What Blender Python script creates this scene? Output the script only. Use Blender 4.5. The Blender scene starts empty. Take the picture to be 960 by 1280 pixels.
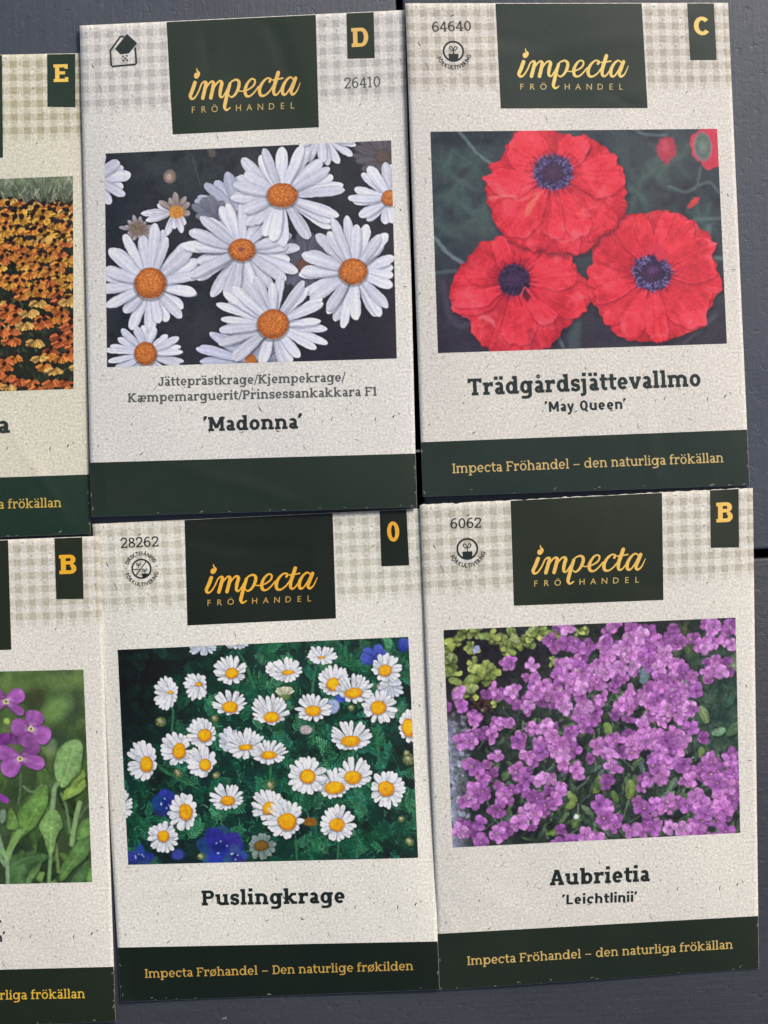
import bpy, bmesh, math, random
import numpy as np
from mathutils import Vector, geometry

scene = bpy.context.scene
COL = scene.collection
S = 0.0002            # metres per photograph pixel on the table top
CAM_H = 0.42          # camera height above the table top

# ------------------------------------------------------------------ camera
cam_data = bpy.data.cameras.new("camera")
cam = bpy.data.objects.new("camera", cam_data)
COL.objects.link(cam)
cam.location = (0, 0, CAM_H)
cam.rotation_euler = (0, 0, 0)
cam_data.sensor_fit = 'VERTICAL'
cam_data.angle = 2 * math.atan(0.5 * 1280 * S / CAM_H)
cam_data.clip_start = 0.01
cam_data.clip_end = 200
scene.camera = cam
scene.render.resolution_x, scene.render.resolution_y = 768, 1024

# ------------------------------------------------------------------ daylight
SUN_EL = math.radians(40)
SUN_AZ = math.radians(38)          # clockwise from +Y (the top of the picture)
world = bpy.data.worlds.new("World")
scene.world = world
world.use_nodes = True
wn = world.node_tree
bg = wn.nodes["Background"]
sky = wn.nodes.new("ShaderNodeTexSky")
sky.sky_type = 'NISHITA'
sky.sun_disc = False
sky.sun_elevation = SUN_EL
sky.sun_rotation = SUN_AZ
sky.air_density = 0.7
sky.dust_density = 4.0
sky.ozone_density = 0.6
wn.links.new(sky.outputs[0], bg.inputs[0])
bg.inputs[1].default_value = 0.10
sun_data = bpy.data.lights.new("sun", 'SUN')
sun_data.energy = 1.65
sun_data.angle = math.radians(12)
sun_data.color = (1.0, 0.95, 0.88)
sun = bpy.data.objects.new("sun", sun_data)
COL.objects.link(sun)
sdir = Vector((math.sin(SUN_AZ) * math.cos(SUN_EL), math.cos(SUN_AZ) * math.cos(SUN_EL), math.sin(SUN_EL)))
sun.rotation_euler = sdir.to_track_quat('Z', 'Y').to_euler()
sun.location = sdir * 3
vs = scene.view_settings
vs.view_transform = 'Standard'
vs.look = 'None'
vs.exposure = 0.27
vs.gamma = 1.0
vs.use_curve_mapping = False

# ------------------------------------------------------------------ helpers
def lin(c):
    c = np.asarray(c, float) / 255.0
    return np.where(c <= 0.04045, c / 12.92, ((c + 0.055) / 1.055) ** 2.4)

LIGHT = 0.80          # how bright a pure white print comes out in this light
GLOSS = 0.012         # sky sheen that lies over every print
def ink(c):           # printed colour (as seen) -> base colour
    return np.clip((lin(c) - GLOSS) / LIGHT, 0.002, 0.9)

def px2w(p, z=0.0):
    k = S * (CAM_H - z) / CAM_H
    return ((p[0] - 480) * k, (640 - p[1]) * k, z)

def homography(src, dst):
    A = []; b = []
    for (x, y), (X, Y) in zip(src, dst):
        A.append([x, y, 1, 0, 0, 0, -X * x, -X * y]); b.append(X)
        A.append([0, 0, 0, x, y, 1, -Y * x, -Y * y]); b.append(Y)
    h = np.linalg.solve(np.array(A, float), np.array(b, float))
    return np.append(h, 1).reshape(3, 3)

def happly(M, x, y):
    x = np.asarray(x, float); y = np.asarray(y, float)
    d = M[2, 0] * x + M[2, 1] * y + M[2, 2]
    return (M[0, 0] * x + M[0, 1] * y + M[0, 2]) / d, (M[1, 0] * x + M[1, 1] * y + M[1, 2]) / d

def new_obj(name, verts, faces, mats, parent=None, smooth=False, fmat=None, uv=None):
    me = bpy.data.meshes.new(name)
    off = np.array(parent["base"]) if parent is not None and "base" in parent else np.zeros(3)
    v = np.asarray(verts, float) - off
    me.from_pydata(v.tolist(), [], [tuple(int(i) for i in f) for f in faces])
    for m in (mats if isinstance(mats, (list, tuple)) else [mats]):
        me.materials.append(m)
    if fmat is not None:
        me.polygons.foreach_set("material_index", np.asarray(fmat, dtype=np.int32))
    if smooth:
        me.polygons.foreach_set("use_smooth", np.ones(len(me.polygons), dtype=bool))
    if uv is not None:
        lay = me.uv_layers.new(name="uv")
        li = np.zeros(len(me.loops), dtype=np.int32)
        me.loops.foreach_get("vertex_index", li)
        lay.data.foreach_set("uv", np.asarray(uv, float)[li].ravel())
    me.update()
    o = bpy.data.objects.new(name, me)
    COL.objects.link(o)
    if parent is not None:
        o.parent = parent
        if "base" in parent:
            o["base"] = parent["base"]
    return o

class N:
    """Tiny node-tree builder."""
    def __init__(s, name):
        s.m = bpy.data.materials.new(name); s.m.use_nodes = True
        s.t = s.m.node_tree; s.b = s.t.nodes["Principled BSDF"]
    def n(s, typ, **kw):
        x = s.t.nodes.new(typ)
        for k, v in kw.items():
            setattr(x, k, v)
        return x
    def l(s, a, b): s.t.links.new(a, b)
    def val(s, sock, v):
        if hasattr(v, "links") or isinstance(v, bpy.types.NodeSocket): s.l(v, sock)
        else: sock.default_value = v
    def math(s, op, a, b=0.0, c=0.0, clamp=False):
        x = s.n("ShaderNodeMath", operation=op, use_clamp=clamp)
        for i, v in enumerate((a, b, c)):
            if i < len(x.inputs): s.val(x.inputs[i], v)
        return x.outputs[0]
    def mapr(s, v, a, b, c=0.0, d=1.0, smooth=False):
        x = s.n("ShaderNodeMapRange", interpolation_type='SMOOTHSTEP' if smooth else 'LINEAR')
        s.val(x.inputs[0], v)
        for i, q in enumerate((a, b, c, d)): x.inputs[i + 1].default_value = q
        return x.outputs[0]
    def mix(s, f, a, b, mode='MIX'):
        x = s.n("ShaderNodeMix", data_type='RGBA', blend_type=mode)
        s.val(x.inputs[0], f)
        for i, v in ((6, a), (7, b)):
            if isinstance(v, bpy.types.NodeSocket): s.l(v, x.inputs[i])
            else: x.inputs[i].default_value = (*v[:3], 1)
        return x.outputs[2]
    def noise(s, vec, scale, detail=3, rough=0.55, dist=0.0):
        x = s.n("ShaderNodeTexNoise")
        if vec is not None: s.l(vec, x.inputs["Vector"])
        x.inputs["Scale"].default_value = scale; x.inputs["Detail"].default_value = detail
        x.inputs["Roughness"].default_value = rough; x.inputs["Distortion"].default_value = dist
        return x.outputs[0]
    def mapping(s, vec, scale=(1, 1, 1), rot=(0, 0, 0), loc=(0, 0, 0)):
        x = s.n("ShaderNodeMapping"); s.l(vec, x.inputs[0])
        x.inputs[1].default_value = loc; x.inputs[2].default_value = rot; x.inputs[3].default_value = scale
        return x.outputs[0]
    def bump(s, h, strength, dist):
        x = s.n("ShaderNodeBump"); s.l(h, x.inputs["Height"])
        x.inputs["Strength"].default_value = strength; x.inputs["Distance"].default_value = dist
        s.l(x.outputs[0], s.b.inputs["Normal"])
    def base(s, c): s.val(s.b.inputs["Base Color"], c if isinstance(c, bpy.types.NodeSocket) else (*c[:3], 1))
    def rough(s, r): s.val(s.b.inputs["Roughness"], r)
    def spec(s, v): s.b.inputs["Specular IOR Level"].default_value = v

def paint_material(name, base, dark, wood, worn, gr=0.35):
    q = N(name)
    co = q.n("ShaderNodeTexCoord").outputs["Object"]
    grain = q.noise(q.mapping(co, (700, 14, 300)), 1.0, 4, 0.6, 0.4)
    grain2 = q.noise(q.mapping(co, (2600, 60, 900)), 1.0, 3, 0.6, 0.2)
    blot = q.noise(co, 38, 4, 0.6)
    mott = q.noise(co, 900, 3, 0.6)
    c = q.mix(q.mapr(blot, 0.3, 0.7), dark, base)
    c = q.mix(q.mapr(grain, 0.60, 0.80, 0, gr), c, [x * 0.62 for x in base])
    c = q.mix(q.mapr(mott, 0.55, 0.78, 0, 0.30), c, [x * 1.45 for x in base])
    pit = q.noise(co, 420, 4, 0.7, 0.6)
    c = q.mix(q.mapr(pit, 0.62, 0.74, 0, 0.5), c, [x * 0.5 for x in base])
    streak = q.noise(q.mapping(co, (330, 9, 100), loc=(3.1, 1.7, 0)), 1.0, 5, 0.62, 0.6)
    patch = q.noise(q.mapping(co, (60, 16, 20), loc=(7.7, 0.4, 0)), 1.0, 2, 0.5)
    w = q.math('MULTIPLY', q.mapr(streak, 0.60, 0.74), q.mapr(patch, 0.48, 0.66))
    c = q.mix(q.math('MULTIPLY', w, worn), c, wood)
    vor = q.n("ShaderNodeTexVoronoi"); q.l(q.mapping(co, (1, 0.55, 1), rot=(0, 0, .5)), vor.inputs["Vector"]); vor.inputs["Scale"].default_value = 120
    rag = q.math('ADD', vor.outputs["Distance"], q.math('MULTIPLY', q.math('SUBTRACT', q.noise(co, 2200, 2), 0.5), 0.10))
    nick = q.math('MULTIPLY', q.mapr(rag, 0.03, 0.045, 1, 0), q.mapr(q.noise(co, 45, 1), 0.45, 0.5))
    c = q.mix(q.math('MULTIPLY', nick, 0.6), c, (0.30, 0.32, 0.35))
    q.base(c)
    q.rough(q.mapr(mott, 0.3, 0.7, 0.42, 0.6)); q.spec(0.5)
    h = q.math('ADD', q.math('MULTIPLY', grain, 1.2 * gr), q.math('MULTIPLY', grain2, 0.5 * gr))
    h = q.math('ADD', h, q.math('MULTIPLY', mott, 0.3))
    h = q.math('SUBTRACT', h, q.math('MULTIPLY', q.mapr(pit, 0.55, 0.75), 0.5))
    h = q.math('SUBTRACT', h, q.math('MULTIPLY', nick, 0.9))
    q.bump(h, 0.55, 0.00035)
    return q.m

def ink_material(name, col, var=0.16, rough=0.5, spec=0.4):
    q = N(name); co = q.n("ShaderNodeTexCoord").outputs["Object"]
    a = q.noise(co, 2600, 2, 0.6); b = q.noise(co, 160, 3, 0.55)
    c = q.mix(q.mapr(a, 0.3, 0.7), [x * (1 - var) for x in col], [x * (1 + var) for x in col])
    c = q.mix(q.mapr(b, 0.4, 0.75, 0, 0.25), c, [min(1, x * 1.35 + .004) for x in col])
    q.base(c); q.rough(rough); q.spec(spec); q.bump(a, 0.15, 0.0001)
    return q.m

# ------------------------------------------------------------------ table and ground
gm = N("ground_paving")
gco = gm.n("ShaderNodeTexCoord").outputs["Object"]
gm.base(gm.mix(gm.noise(gco, 9, 5), (0.10, 0.10, 0.095), (0.2, 0.19, 0.18)))
gm.rough(0.9)
G = 60.0
ground = new_obj("ground", [(-G, -G, -0.74), (G, -G, -0.74), (G, G, -0.74), (-G, G, -0.74)], [(0, 1, 2, 3)], gm.m)
ground["kind"] = "structure"

plank_paint = paint_material("grey_paint", (0.072, 0.084, 0.106), (0.056, 0.067, 0.086), (0.105, 0.080, 0.064), 0.35, 0.42)
rail_paint = paint_material("worn_grey_paint", (0.050, 0.055, 0.066), (0.038, 0.043, 0.053), (0.105, 0.078, 0.064), 0.9, 0.45)

table = bpy.data.objects.new("garden_table", None); COL.objects.link(table)
table.location = px2w((530, 711), 0.0)
table.rotation_euler = (0, 0, math.radians(2.5))
table["label"] = "dark grey painted wooden table top under all the seed packets"
table["category"] = "table"

def plank(x0, x1, y0, y1, mat, along_x=False, chip=0):
    """box in table units (photo px); the mesh's own Y axis follows the grain"""
    bm = bmesh.new()
    cx, cy = (x0 + x1) / 2 * S, (y0 + y1) / 2 * S
    hx, hy, hz = (x1 - x0) / 2 * S, (y1 - y0) / 2 * S, 0.011
    if along_x: hx, hy = hy, hx
    bmesh.ops.create_cube(bm, size=1, matrix=__import__("mathutils").Matrix.Diagonal((2 * hx, 2 * hy, 2 * hz, 1)))
    bmesh.ops.bevel(bm, geom=bm.edges[:], offset=0.0007, segments=4, profile=0.5, affect='EDGES')
    me = bpy.data.meshes.new("plank"); bm.to_mesh(me); bm.free()
    me.materials.append(mat)
    me.polygons.foreach_set("use_smooth", np.ones(len(me.polygons), dtype=bool))
    o = bpy.data.objects.new("plank", me); COL.objects.link(o)
    o.parent = table; o.location = (cx, cy, -hz)
    if along_x: o.rotation_euler = (0, 0, -math.pi / 2)
    return o
plank(-540, -4, 6, 900, plank_paint)
plank(4, 540, 6, 900, plank_paint)
plank(-1084, -548, 6, 900, plank_paint)
plank(548, 1084, 6, 900, plank_paint)
rail = plank(-1084, 1084, -700, -5, rail_paint, along_x=True)
gap_dark = ink_material("gap_backing_wood", (0.03, 0.022, 0.017), .3, .9, .2)  # dark tone for the added backing, so the gaps stay black
def gap_backing(x0, x1, y0, y1):                              # unseen bearers, added under the boards to keep the gaps dark
    z0, z1 = -0.062, -0.0225
    v = [(x * S, y * S, z) for z in (z0, z1) for x, y in ((x0, y0), (x1, y0), (x1, y1), (x0, y1))]
    me = bpy.data.meshes.new("gap_backing"); me.from_pydata(v, [], [(3, 2, 1, 0), (4, 5, 6, 7), (0, 1, 5, 4), (1, 2, 6, 5), (2, 3, 7, 6), (3, 0, 4, 7)])
    me.materials.append(gap_dark); o = bpy.data.objects.new("gap_backing", me); COL.objects.link(o); o.parent = table
gap_backing(-1080, 1080, -150, 150)
for bx in (-544, 0, 544): gap_backing(bx - 90, bx + 90, 160, 895)
rail["label"] = "darker cross board with worn brown grain at the lower end"

# ------------------------------------------------------------------ slab-serif stroke lettering
def ccw(p):
    a = sum(p[i][0] * p[(i + 1) % len(p)][1] - p[(i + 1) % len(p)][0] * p[i][1] for i in range(len(p)))
    if abs(a) < 1e-9: return None
    return p if a > 0 else p[::-1]

class Pen:
    def __init__(s): s.tris = []
    def poly(s, pts):                                    # convex polygon
        for i in range(1, len(pts) - 1):
            t = ccw([pts[0], pts[i], pts[i + 1]])
            if t: s.tris.append(t)
    def rect(s, x0, y0, x1, y1): s.poly([(x0, y0), (x1, y0), (x1, y1), (x0, y1)])
    def strip(s, A, B):
        for i in range(len(A) - 1):
            s.poly([A[i], A[i + 1], B[i + 1]]); s.poly([A[i], B[i + 1], B[i]])
    def ring(s, cx, cy, rx, ry, a0, a1, wx, wy, n=None):
        n = n or max(6, int(abs(a1 - a0) / 12))
        A = []; B = []
        for i in range(n + 1):
            t = math.radians(a0 + (a1 - a0) * i / n)
            A.append((cx + rx * math.cos(t), cy + ry * math.sin(t)))
            B.append((cx + (rx - wx) * math.cos(t), cy + (ry - wy) * math.sin(t)))
        s.strip(A, B)
    def disc(s, cx, cy, r, ry=None, n=16):
        ry = ry or r
        s.poly([(cx + r * math.cos(2 * math.pi * i / n), cy + ry * math.sin(2 * math.pi * i / n)) for i in range(n)])
    def line(s, pts, w, smooth=False, cap=False, sub=8):
        pts = [tuple(map(float, p)) for p in pts]
        ws = list(w) if isinstance(w, (list, tuple)) else [w] * len(pts)
        if smooth:
            P = [pts[0]] + pts + [pts[-1]]; W_ = [ws[0]] + ws + [ws[-1]]
            out = []; wo = []
            for i in range(1, len(P) - 2):
                for k in range(sub):
                    t = k / sub
                    def cr(a, b, c, d):
                        return 0.5 * (2 * b + (c - a) * t + (2 * a - 5 * b + 4 * c - d) * t * t + (3 * b - a - 3 * c + d) * t ** 3)
                    out.append((cr(P[i-1][0], P[i][0], P[i+1][0], P[i+2][0]), cr(P[i-1][1], P[i][1], P[i+1][1], P[i+2][1])))
                    wo.append(W_[i] + (W_[i+1] - W_[i]) * t)
            out.append(pts[-1]); wo.append(ws[-1]); pts, ws = out, wo
        A = []; B = []
        for i in range(len(pts)):
            a = pts[max(0, i - 1)]; b = pts[min(len(pts) - 1, i + 1)]
            dx, dy = b[0] - a[0], b[1] - a[1]; L = math.hypot(dx, dy) or 1
            nx, ny = -dy / L * ws[i] / 2, dx / L * ws[i] / 2
            A.append((pts[i][0] + nx, pts[i][1] + ny)); B.append((pts[i][0] - nx, pts[i][1] - ny))
        s.strip(A, B)
        if cap:
            s.disc(*pts[0], ws[0] / 2, n=10); s.disc(*pts[-1], ws[-1] / 2, n=10)
        if not smooth:
            for i in range(1, len(pts) - 1): s.disc(*pts[i], ws[i] / 2, n=10)
    def union(s):
        """one flat outline mesh from the overlapping pieces"""
        area = lambda P: abs(sum(P[i][0] * P[(i + 1) % len(P)][1] - P[(i + 1) % len(P)][0] * P[i][1] for i in range(len(P)))) / 2
        total = sum(area(p) for p in s.tris); r0 = random.Random(1)
        big = max(area(p) for p in s.tris)
        for att in range(14):
            jit = 0 if att == 0 else 4e-4 * att ** .5
            sc = max(abs(cc) for p in s.tris for q in p for cc in q)
            vs_, fs = [], []; seen = {}
            for t in s.tris:
                ids = []
                for p in t:
                    key = (round(p[0] / sc, 5), round(p[1] / sc, 5))
                    if key not in seen:
                        seen[key] = len(vs_); vs_.append(Vector((p[0] + r0.uniform(-jit, jit) * sc, p[1] + r0.uniform(-jit, jit) * sc)))
                    ids.append(seen[key])
                if len(set(ids)) == 3:
                    P3 = [vs_[q] for q in ids]
                    if (P3[1][0] - P3[0][0]) * (P3[2][1] - P3[0][1]) - (P3[2][0] - P3[0][0]) * (P3[1][1] - P3[0][1]) < 0: ids = ids[::-1]
                    fs.append(tuple(ids))
            r = geometry.delaunay_2d_cdt(vs_, [], fs, 1, 1e-6 * sc, True)
            V = [(v[0], v[1]) for v in r[0]]
            F = [tuple(f) for f, og in zip(r[2], r[5]) if og]
            got = sum(area([V[q] for q in f]) for f in F)
            # every triangle's centre has to lie in one of the pieces
            def inside(x, y):
                for (a, b, c) in s.tris:
                    d1 = (b[0]-a[0])*(y-a[1])-(b[1]-a[1])*(x-a[0]); d2 = (c[0]-b[0])*(y-b[1])-(c[1]-b[1])*(x-b[0]); d3 = (a[0]-c[0])*(y-c[1])-(a[1]-c[1])*(x-c[0])
                    e = -1e-4 * sc * sc if jit == 0 else -2.5e-3 * sc * sc
                    if d1 > e and d2 > e and d3 > e: return True
                return False
            bad = sum(area([V[q] for q in f]) for f in F if not inside(sum(V[q][0] for q in f) / 3, sum(V[q][1] for q in f) / 3))
            if got <= total * 1.02 and bad < total * .01 and got > big: return V, F
        print("union fell back", total, got, bad)
        V = [p for t in s.tris for p in t]
        return V, [(3 * i, 3 * i + 1, 3 * i + 2) for i in range(len(s.tris))]

class SlabFont:
    XH, ASC, DESC = 0.745, 1.06, -0.30
    def __init__(s, W, T, serif=0.10):
        s.W, s.T, s.S = W, T, serif; s.cache = {}
    def glyph(s, ch):
        if ch not in s.cache:
            p = Pen(); adv = s.draw(p, ch)
            s.cache[ch] = (*(p.union() if p.tris else ([], [])), adv)
        return s.cache[ch]
    def foot(s, p, x, y, l=1, r=1, top=False):           # slab at the end of a stem
        W, T, S_ = s.W, s.T, s.S
        p.rect(x - W / 2 - S_ * l, y - T if top else y, x + W / 2 + S_ * r, y if top else y + T)
    def stem(s, p, x, y0, y1): p.rect(x - s.W / 2, y0, x + s.W / 2, y1)
    def draw(s, p, c):
        W, T, S_, X, A, D = s.W, s.T, s.S, s.XH, s.ASC, s.DESC
        b = 0.035; L = b + S_ + W / 2; ov = 0.012
        if c == ' ': return 0.36
        if c in 'äöåø':
            base = {'ä': 'a', 'ö': 'o', 'å': 'a', 'ø': 'o'}[c]
            adv = s.draw(p, base); m = adv / 2 - (0.03 if base == 'a' else 0)
            if c in 'äö':
                for q in (-1, 1): p.rect(m + q * 0.16 - W * .5, .87, m + q * .16 + W * .5, .87 + max(W * .9, .13))
            elif c == 'å': p.ring(m, .98, .125, .125, 0, 360, W * .42, W * .42)
            else: p.line([(m - .33, -.06), (m + .33, X + .06)], T * .8)
            return adv
        if c in 'nmhu':
            gap = .47 if c != 'm' else .455
            if c in 'nmh':
                top = A if c == 'h' else X
                s.stem(p, L, 0, top); s.foot(p, L, 0); s.foot(p, L, top, 1, 0, True)
                for k in range(2 if c == 'm' else 1):
                    l, r = L + gap * k, L + gap * (k + 1)
                    ry = .31; p.ring((l + r) / 2 - .01, X - ry + ov, (r - l) / 2 + W / 2 + .01, ry, 0, 158, W, T * 1.12)
                    s.stem(p, r, 0, X - ry + ov + .01); s.foot(p, r, 0, .8 if c != 'm' or k else .5, 1 if c != 'm' or k else .5)
                return L + gap * (2 if c == 'm' else 1) + W / 2 + S_ + b
            R = L + gap; ry = .31
            s.stem(p, L, ry, X); s.foot(p, L, X, 1, 0, True)
            p.ring((L + R) / 2 + .01, ry - ov, gap / 2 + W / 2 + .01, ry, 180, 338, W, T * 1.12)
            s.stem(p, R, 0, X); s.foot(p, R, X, .9, 0, True); s.foot(p, R, 0, 0, 1)
            return R + W / 2 + S_ + b
        if c == 'r':
            s.stem(p, L, 0, X); s.foot(p, L, 0, 1, 1.15); s.foot(p, L, X, 1, 0, True)
            p.ring(L + .33, X - .34 + ov, .33 + W * .2, .34, 80, 165, W * .8, T * 1.1)
            e = L + .33 + W * .42; p.rect(e - W * .75, X - .25, e, X + ov - .004); p.rect(L + .28, X + ov - T * 1.1, e, X + ov - .004)
            return e + b
        if c in 'ij':
            p.rect(L - W * .54, .88, L + W * .54, .88 + max(W * .95, .14))
            if c == 'i':
                s.stem(p, L, 0, X); s.foot(p, L, X, 1, 0, True); s.foot(p, L, 0)
                return L + W / 2 + S_ + b
            s.stem(p, L, -.08, X); s.foot(p, L, X, 1, 0, True)
            p.ring(L + W / 2 - .2, -.08, .2, -D - .08 + .0, 360, 262, W, T * 1.1)
            p.rect(L + W/2 - .36, D, L + W/2 - .2, D + T * 1.05)
            return L + W / 2 + .09 + b
        if c == 'l':
            s.stem(p, L, 0, A); s.foot(p, L, A, 1, 0, True); s.foot(p, L, 0)
            return L + W / 2 + S_ + b
        if c == 'k':
            s.stem(p, L, 0, A); s.foot(p, L, A, 1, 0, True); s.foot(p, L, 0, 1, .8)
            p.line([(L, .30), (L + .40, X - T * .4)], W * .82); p.line([(L + .17, .40), (L + .44, T * .4)], W * .95)
            p.rect(L + .27, X - T, L + .27 + .33, X); p.rect(L + .30, 0, L + .30 + .36, T)
            return L + .67 + b
        if c in 'dbpgo':
            rx = .335; cy = X / 2
            if c == 'o':
                p.ring(b + .02 + rx + .01, cy, rx + .01, cy + ov, 0, 360, W, T * 1.08); return 2 * (b + .03 + rx)
            if c in 'dg':
                cx = b + .02 + rx; R = cx + rx - W / 2 + .045
                p.ring(cx, cy if c == 'd' else cy + .01, rx, cy + ov, 0, 360, W, T * 1.08)
                if c == 'd':
                    s.stem(p, R, 0, A); s.foot(p, R, A, 1, 0, True); s.foot(p, R, 0, 0, 1)
                    return R + W / 2 + S_ + b
                s.stem(p, R, -.06, X); s.foot(p, R, X, 0, 1, True)
                p.ring(R + W / 2 - .31, -.05, .31, -D - .05 + .02, 360, 262, W, T * 1.1)
                p.rect(b + .09, D - .02, R + W / 2 - .3, D - .02 + T * 1.02)
                return R + W / 2 + S_ + b
            cx = L + rx - W / 2 + .045
            p.ring(cx, cy, rx, cy + ov, 0, 360, W, T * 1.08)
            if c == 'b': s.stem(p, L, 0, A); s.foot(p, L, A, 1, 0, True)
            else: s.stem(p, L, D, X); s.foot(p, L, X, 1, 0, True); s.foot(p, L, D)
            return cx + rx + b + .02
        if c == 'e' or c == 'c':
            rx = .325; cx = b + .02 + rx; cy = X / 2
            if c == 'e':
                p.ring(cx, cy, rx, cy + ov, -2, 318, W, T * 1.08)
                p.rect(cx - rx + W * .5, cy - T * .46, cx + rx - W * .2, cy + T * .40)
                return cx + rx + b + .02
            p.ring(cx, cy, rx, cy + ov, 48, 318, W, T * 1.08)
            p.rect(cx + rx - W * .86, X - .27, cx + rx - .02, X - .02)
            return cx + rx + b
        if c in 'aæ':
            rx = .265; R = b + .03 + .52
            R -= W / 2
            p.ring(R + W / 2 - .27, X - .27 + ov, .27, .27, 0, 152, W, T * 1.08)
            s.stem(p, R, 0 if c == 'a' else .1, X - .26)
            p.ring(b + .03 + .25, .222 - ov, .25, .222, 0, 360, W, T)
            p.rect(b + .28, .444 - ov - T, R, .444 - ov)
            if c == 'a':
                s.foot(p, R, 0, 0, 1); return R + W / 2 + S_ + b * .6
            rx = .31; cx = R + rx - W / 2 + .0
            p.ring(cx, X / 2, rx, X / 2 + ov, -2, 318, W, T * 1.05)
            p.rect(cx - rx + W * .5, X / 2 - T * .5, cx + rx - W * .2, X / 2 + T * .35)
            return cx + rx + b
        if c == 's':
            x0, x1 = b + .03, b + .57; m = (x0 + x1) / 2; h = W * .42
            p.line([(x1 - h, X - .18), (x1 - .15, X - T * .42), (m - .02, X - T * .45), (x0 + h + .01, X - .15), (x0 + .12, X * .58), (m, X * .5), (x1 - .12, X * .42),
                    (x1 - h, .16), (m + .06, T * .45), (m - .05, T * .42), (x0 + h, .18)], [W*.8, T, T, W*.9, W*.95, W, W*.95, W*.92, T, T, W*.8], smooth=True, sub=5)
            p.rect(x1 - W * .78, X - .24, x1 - .005, X - .03); p.rect(x0, .03, x0 + W * .78, .24)
            return x1 + b + .02
        if c == 't':
            x = b + .06 + W / 2 + .04
            s.stem(p, x, .2, X + .21); p.rect(b, X - T, x + W / 2 + .19, X)
            p.ring(x - W / 2 + .23, .22 - .0, .23, .22 + ov, 180, 285, W, T * 1.1); p.rect(x + .16 - W/2, -ov + .004, x + .25, T * 1.02)
            return x + .26 + b
        if c == 'f':
            s.stem(p, L, 0, A - .2); s.foot(p, L, 0, 1, 1.2); p.rect(b, X - T, L + W / 2 + .2, X)
            p.ring(L - W / 2 + .24, A - .22, .24, .22, 180, 80, W, T * 1.08); p.rect(L + .12, A - T * 1.05, L + .30, A - .006)
            return L + .28 + b
        if c == 'v':
            p.line([(b + .13, X - T * .5), (b + .37, .02)], W); p.line([(b + .61, X - T * .5), (b + .37, .02)], W * .92)
            p.rect(b, X - T, b + .31, X); p.rect(b + .45, X - T, b + .74, X); p.rect(b + .37 - W * .5, 0, b + .37 + W * .48, .08)
            return .74 + 2 * b
        if c == '’': p.poly([(b, 1.06), (b + W * 1.0, 1.06), (b + W * .95, .92), (b + W * .25, .72), (b - .03, .74)]); return b + W + .03
        if c == '/': p.line([(b, -.12), (b + .36, 1.06)], W * .62); return .36 + 2 * b
        if c == '–': p.rect(b + .06, .34, b + .70, .34 + T * .85); return .76 + 2 * b
        # capitals
        if c == 'I': s.stem(p, L, 0, 1); s.foot(p, L, 0); s.foot(p, L, 1, top=True); return 2 * L
        if c == 'T':
            m = b + .43; s.stem(p, m, 0, 1); s.foot(p, m, 0, 1.15, 1.15); p.rect(b, 1 - T, b + .86, 1)
            for x in (b, b + .86 - W * .78): p.rect(x, .74, x + W * .78, 1)
            return .86 + 2 * b
        if c == 'K':
            s.stem(p, L, 0, 1); s.foot(p, L, 0); s.foot(p, L, 1, top=True)
            p.line([(L, .38), (L + .50, 1 - T * .5)], W * .9); p.line([(L + .18, .55), (L + .52, T * .5)], W)
            p.rect(L + .34, 1 - T, L + .72, 1); p.rect(L + .36, 0, L + .76, T); return L + .76 + b
        if c in 'PDB':
            s.stem(p, L, 0, 1); s.foot(p, L, 0, 1, 1 if c == 'P' else 0); s.foot(p, L, 1, 1, 0, True)
            if c == 'P':
                r = .29; xr = L + .56 + W * .2
                p.ring(xr - r, 1 - r, r, r, -90, 90, W, T * 1.05); p.rect(L, 1 - T * 1.05, xr - r + .002, 1); p.rect(L, 1 - 2 * r, xr - r + .002, 1 - 2 * r + T * 1.05); return xr + b
            if c == 'D':
                xr = L + .62 + W * .2
                p.ring(xr - .36, .5, .36, .5, -90, 90, W, T * 1.05); p.rect(L, 1 - T * 1.05, xr - .355, 1); p.rect(L, 0, xr - .355, T * 1.05); return xr + b
            xr = L + .55 + W * .2
            p.ring(xr - .28, .745, .25, .255, -90, 90, W, T * 1.0); p.ring(xr - .28, .275, .28, .275, -90, 90, W, T * 1.05)
            p.rect(L, 1 - T, xr - .275, 1); p.rect(L, 0, xr - .275, T * 1.05); p.rect(L, .49, xr - .275, .49 + T); return xr + b
        if c in 'EF':
            s.stem(p, L, 0, 1); s.foot(p, L, 0, 1, 1 if c == 'F' else 0); s.foot(p, L, 1, 1, 0, True)
            xr = L + .56
            p.rect(L, 1 - T, xr, 1); p.rect(xr - W * .75, .74, xr, 1); p.rect(L, .5 - T * .4, xr - .14, .5 + T * .55)
            if c == 'E': p.rect(L, 0, xr + .02, T); p.rect(xr + .02 - W * .75, 0, xr + .02, .27)
            return xr + b + .01
        if c == 'M':
            R = L + .74; s.stem(p, L, 0, 1); s.stem(p, R, 0, 1)
            s.foot(p, L, 0); s.foot(p, R, 0); s.foot(p, L, 1, 1, 0, True); s.foot(p, R, 1, 0, 1, True)
            p.line([(L + .02, .96), ((L + R) / 2, .22)], W * .95); p.line([(R - .02, .96), ((L + R) / 2, .22)], W * .95)
            return R + W / 2 + S_ + b
        if c == 'J':
            x = b + .46; s.stem(p, x, .25, 1); s.foot(p, x, 1, 1.2, 1, True)
            p.ring(x + W / 2 - .29, .27, .29, .27 + ov, 180, 360, W, T * 1.1); p.rect(x + W / 2 - .58, .2, x + W / 2 - .58 + W, .34)
            return x + W / 2 + S_ + b
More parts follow.
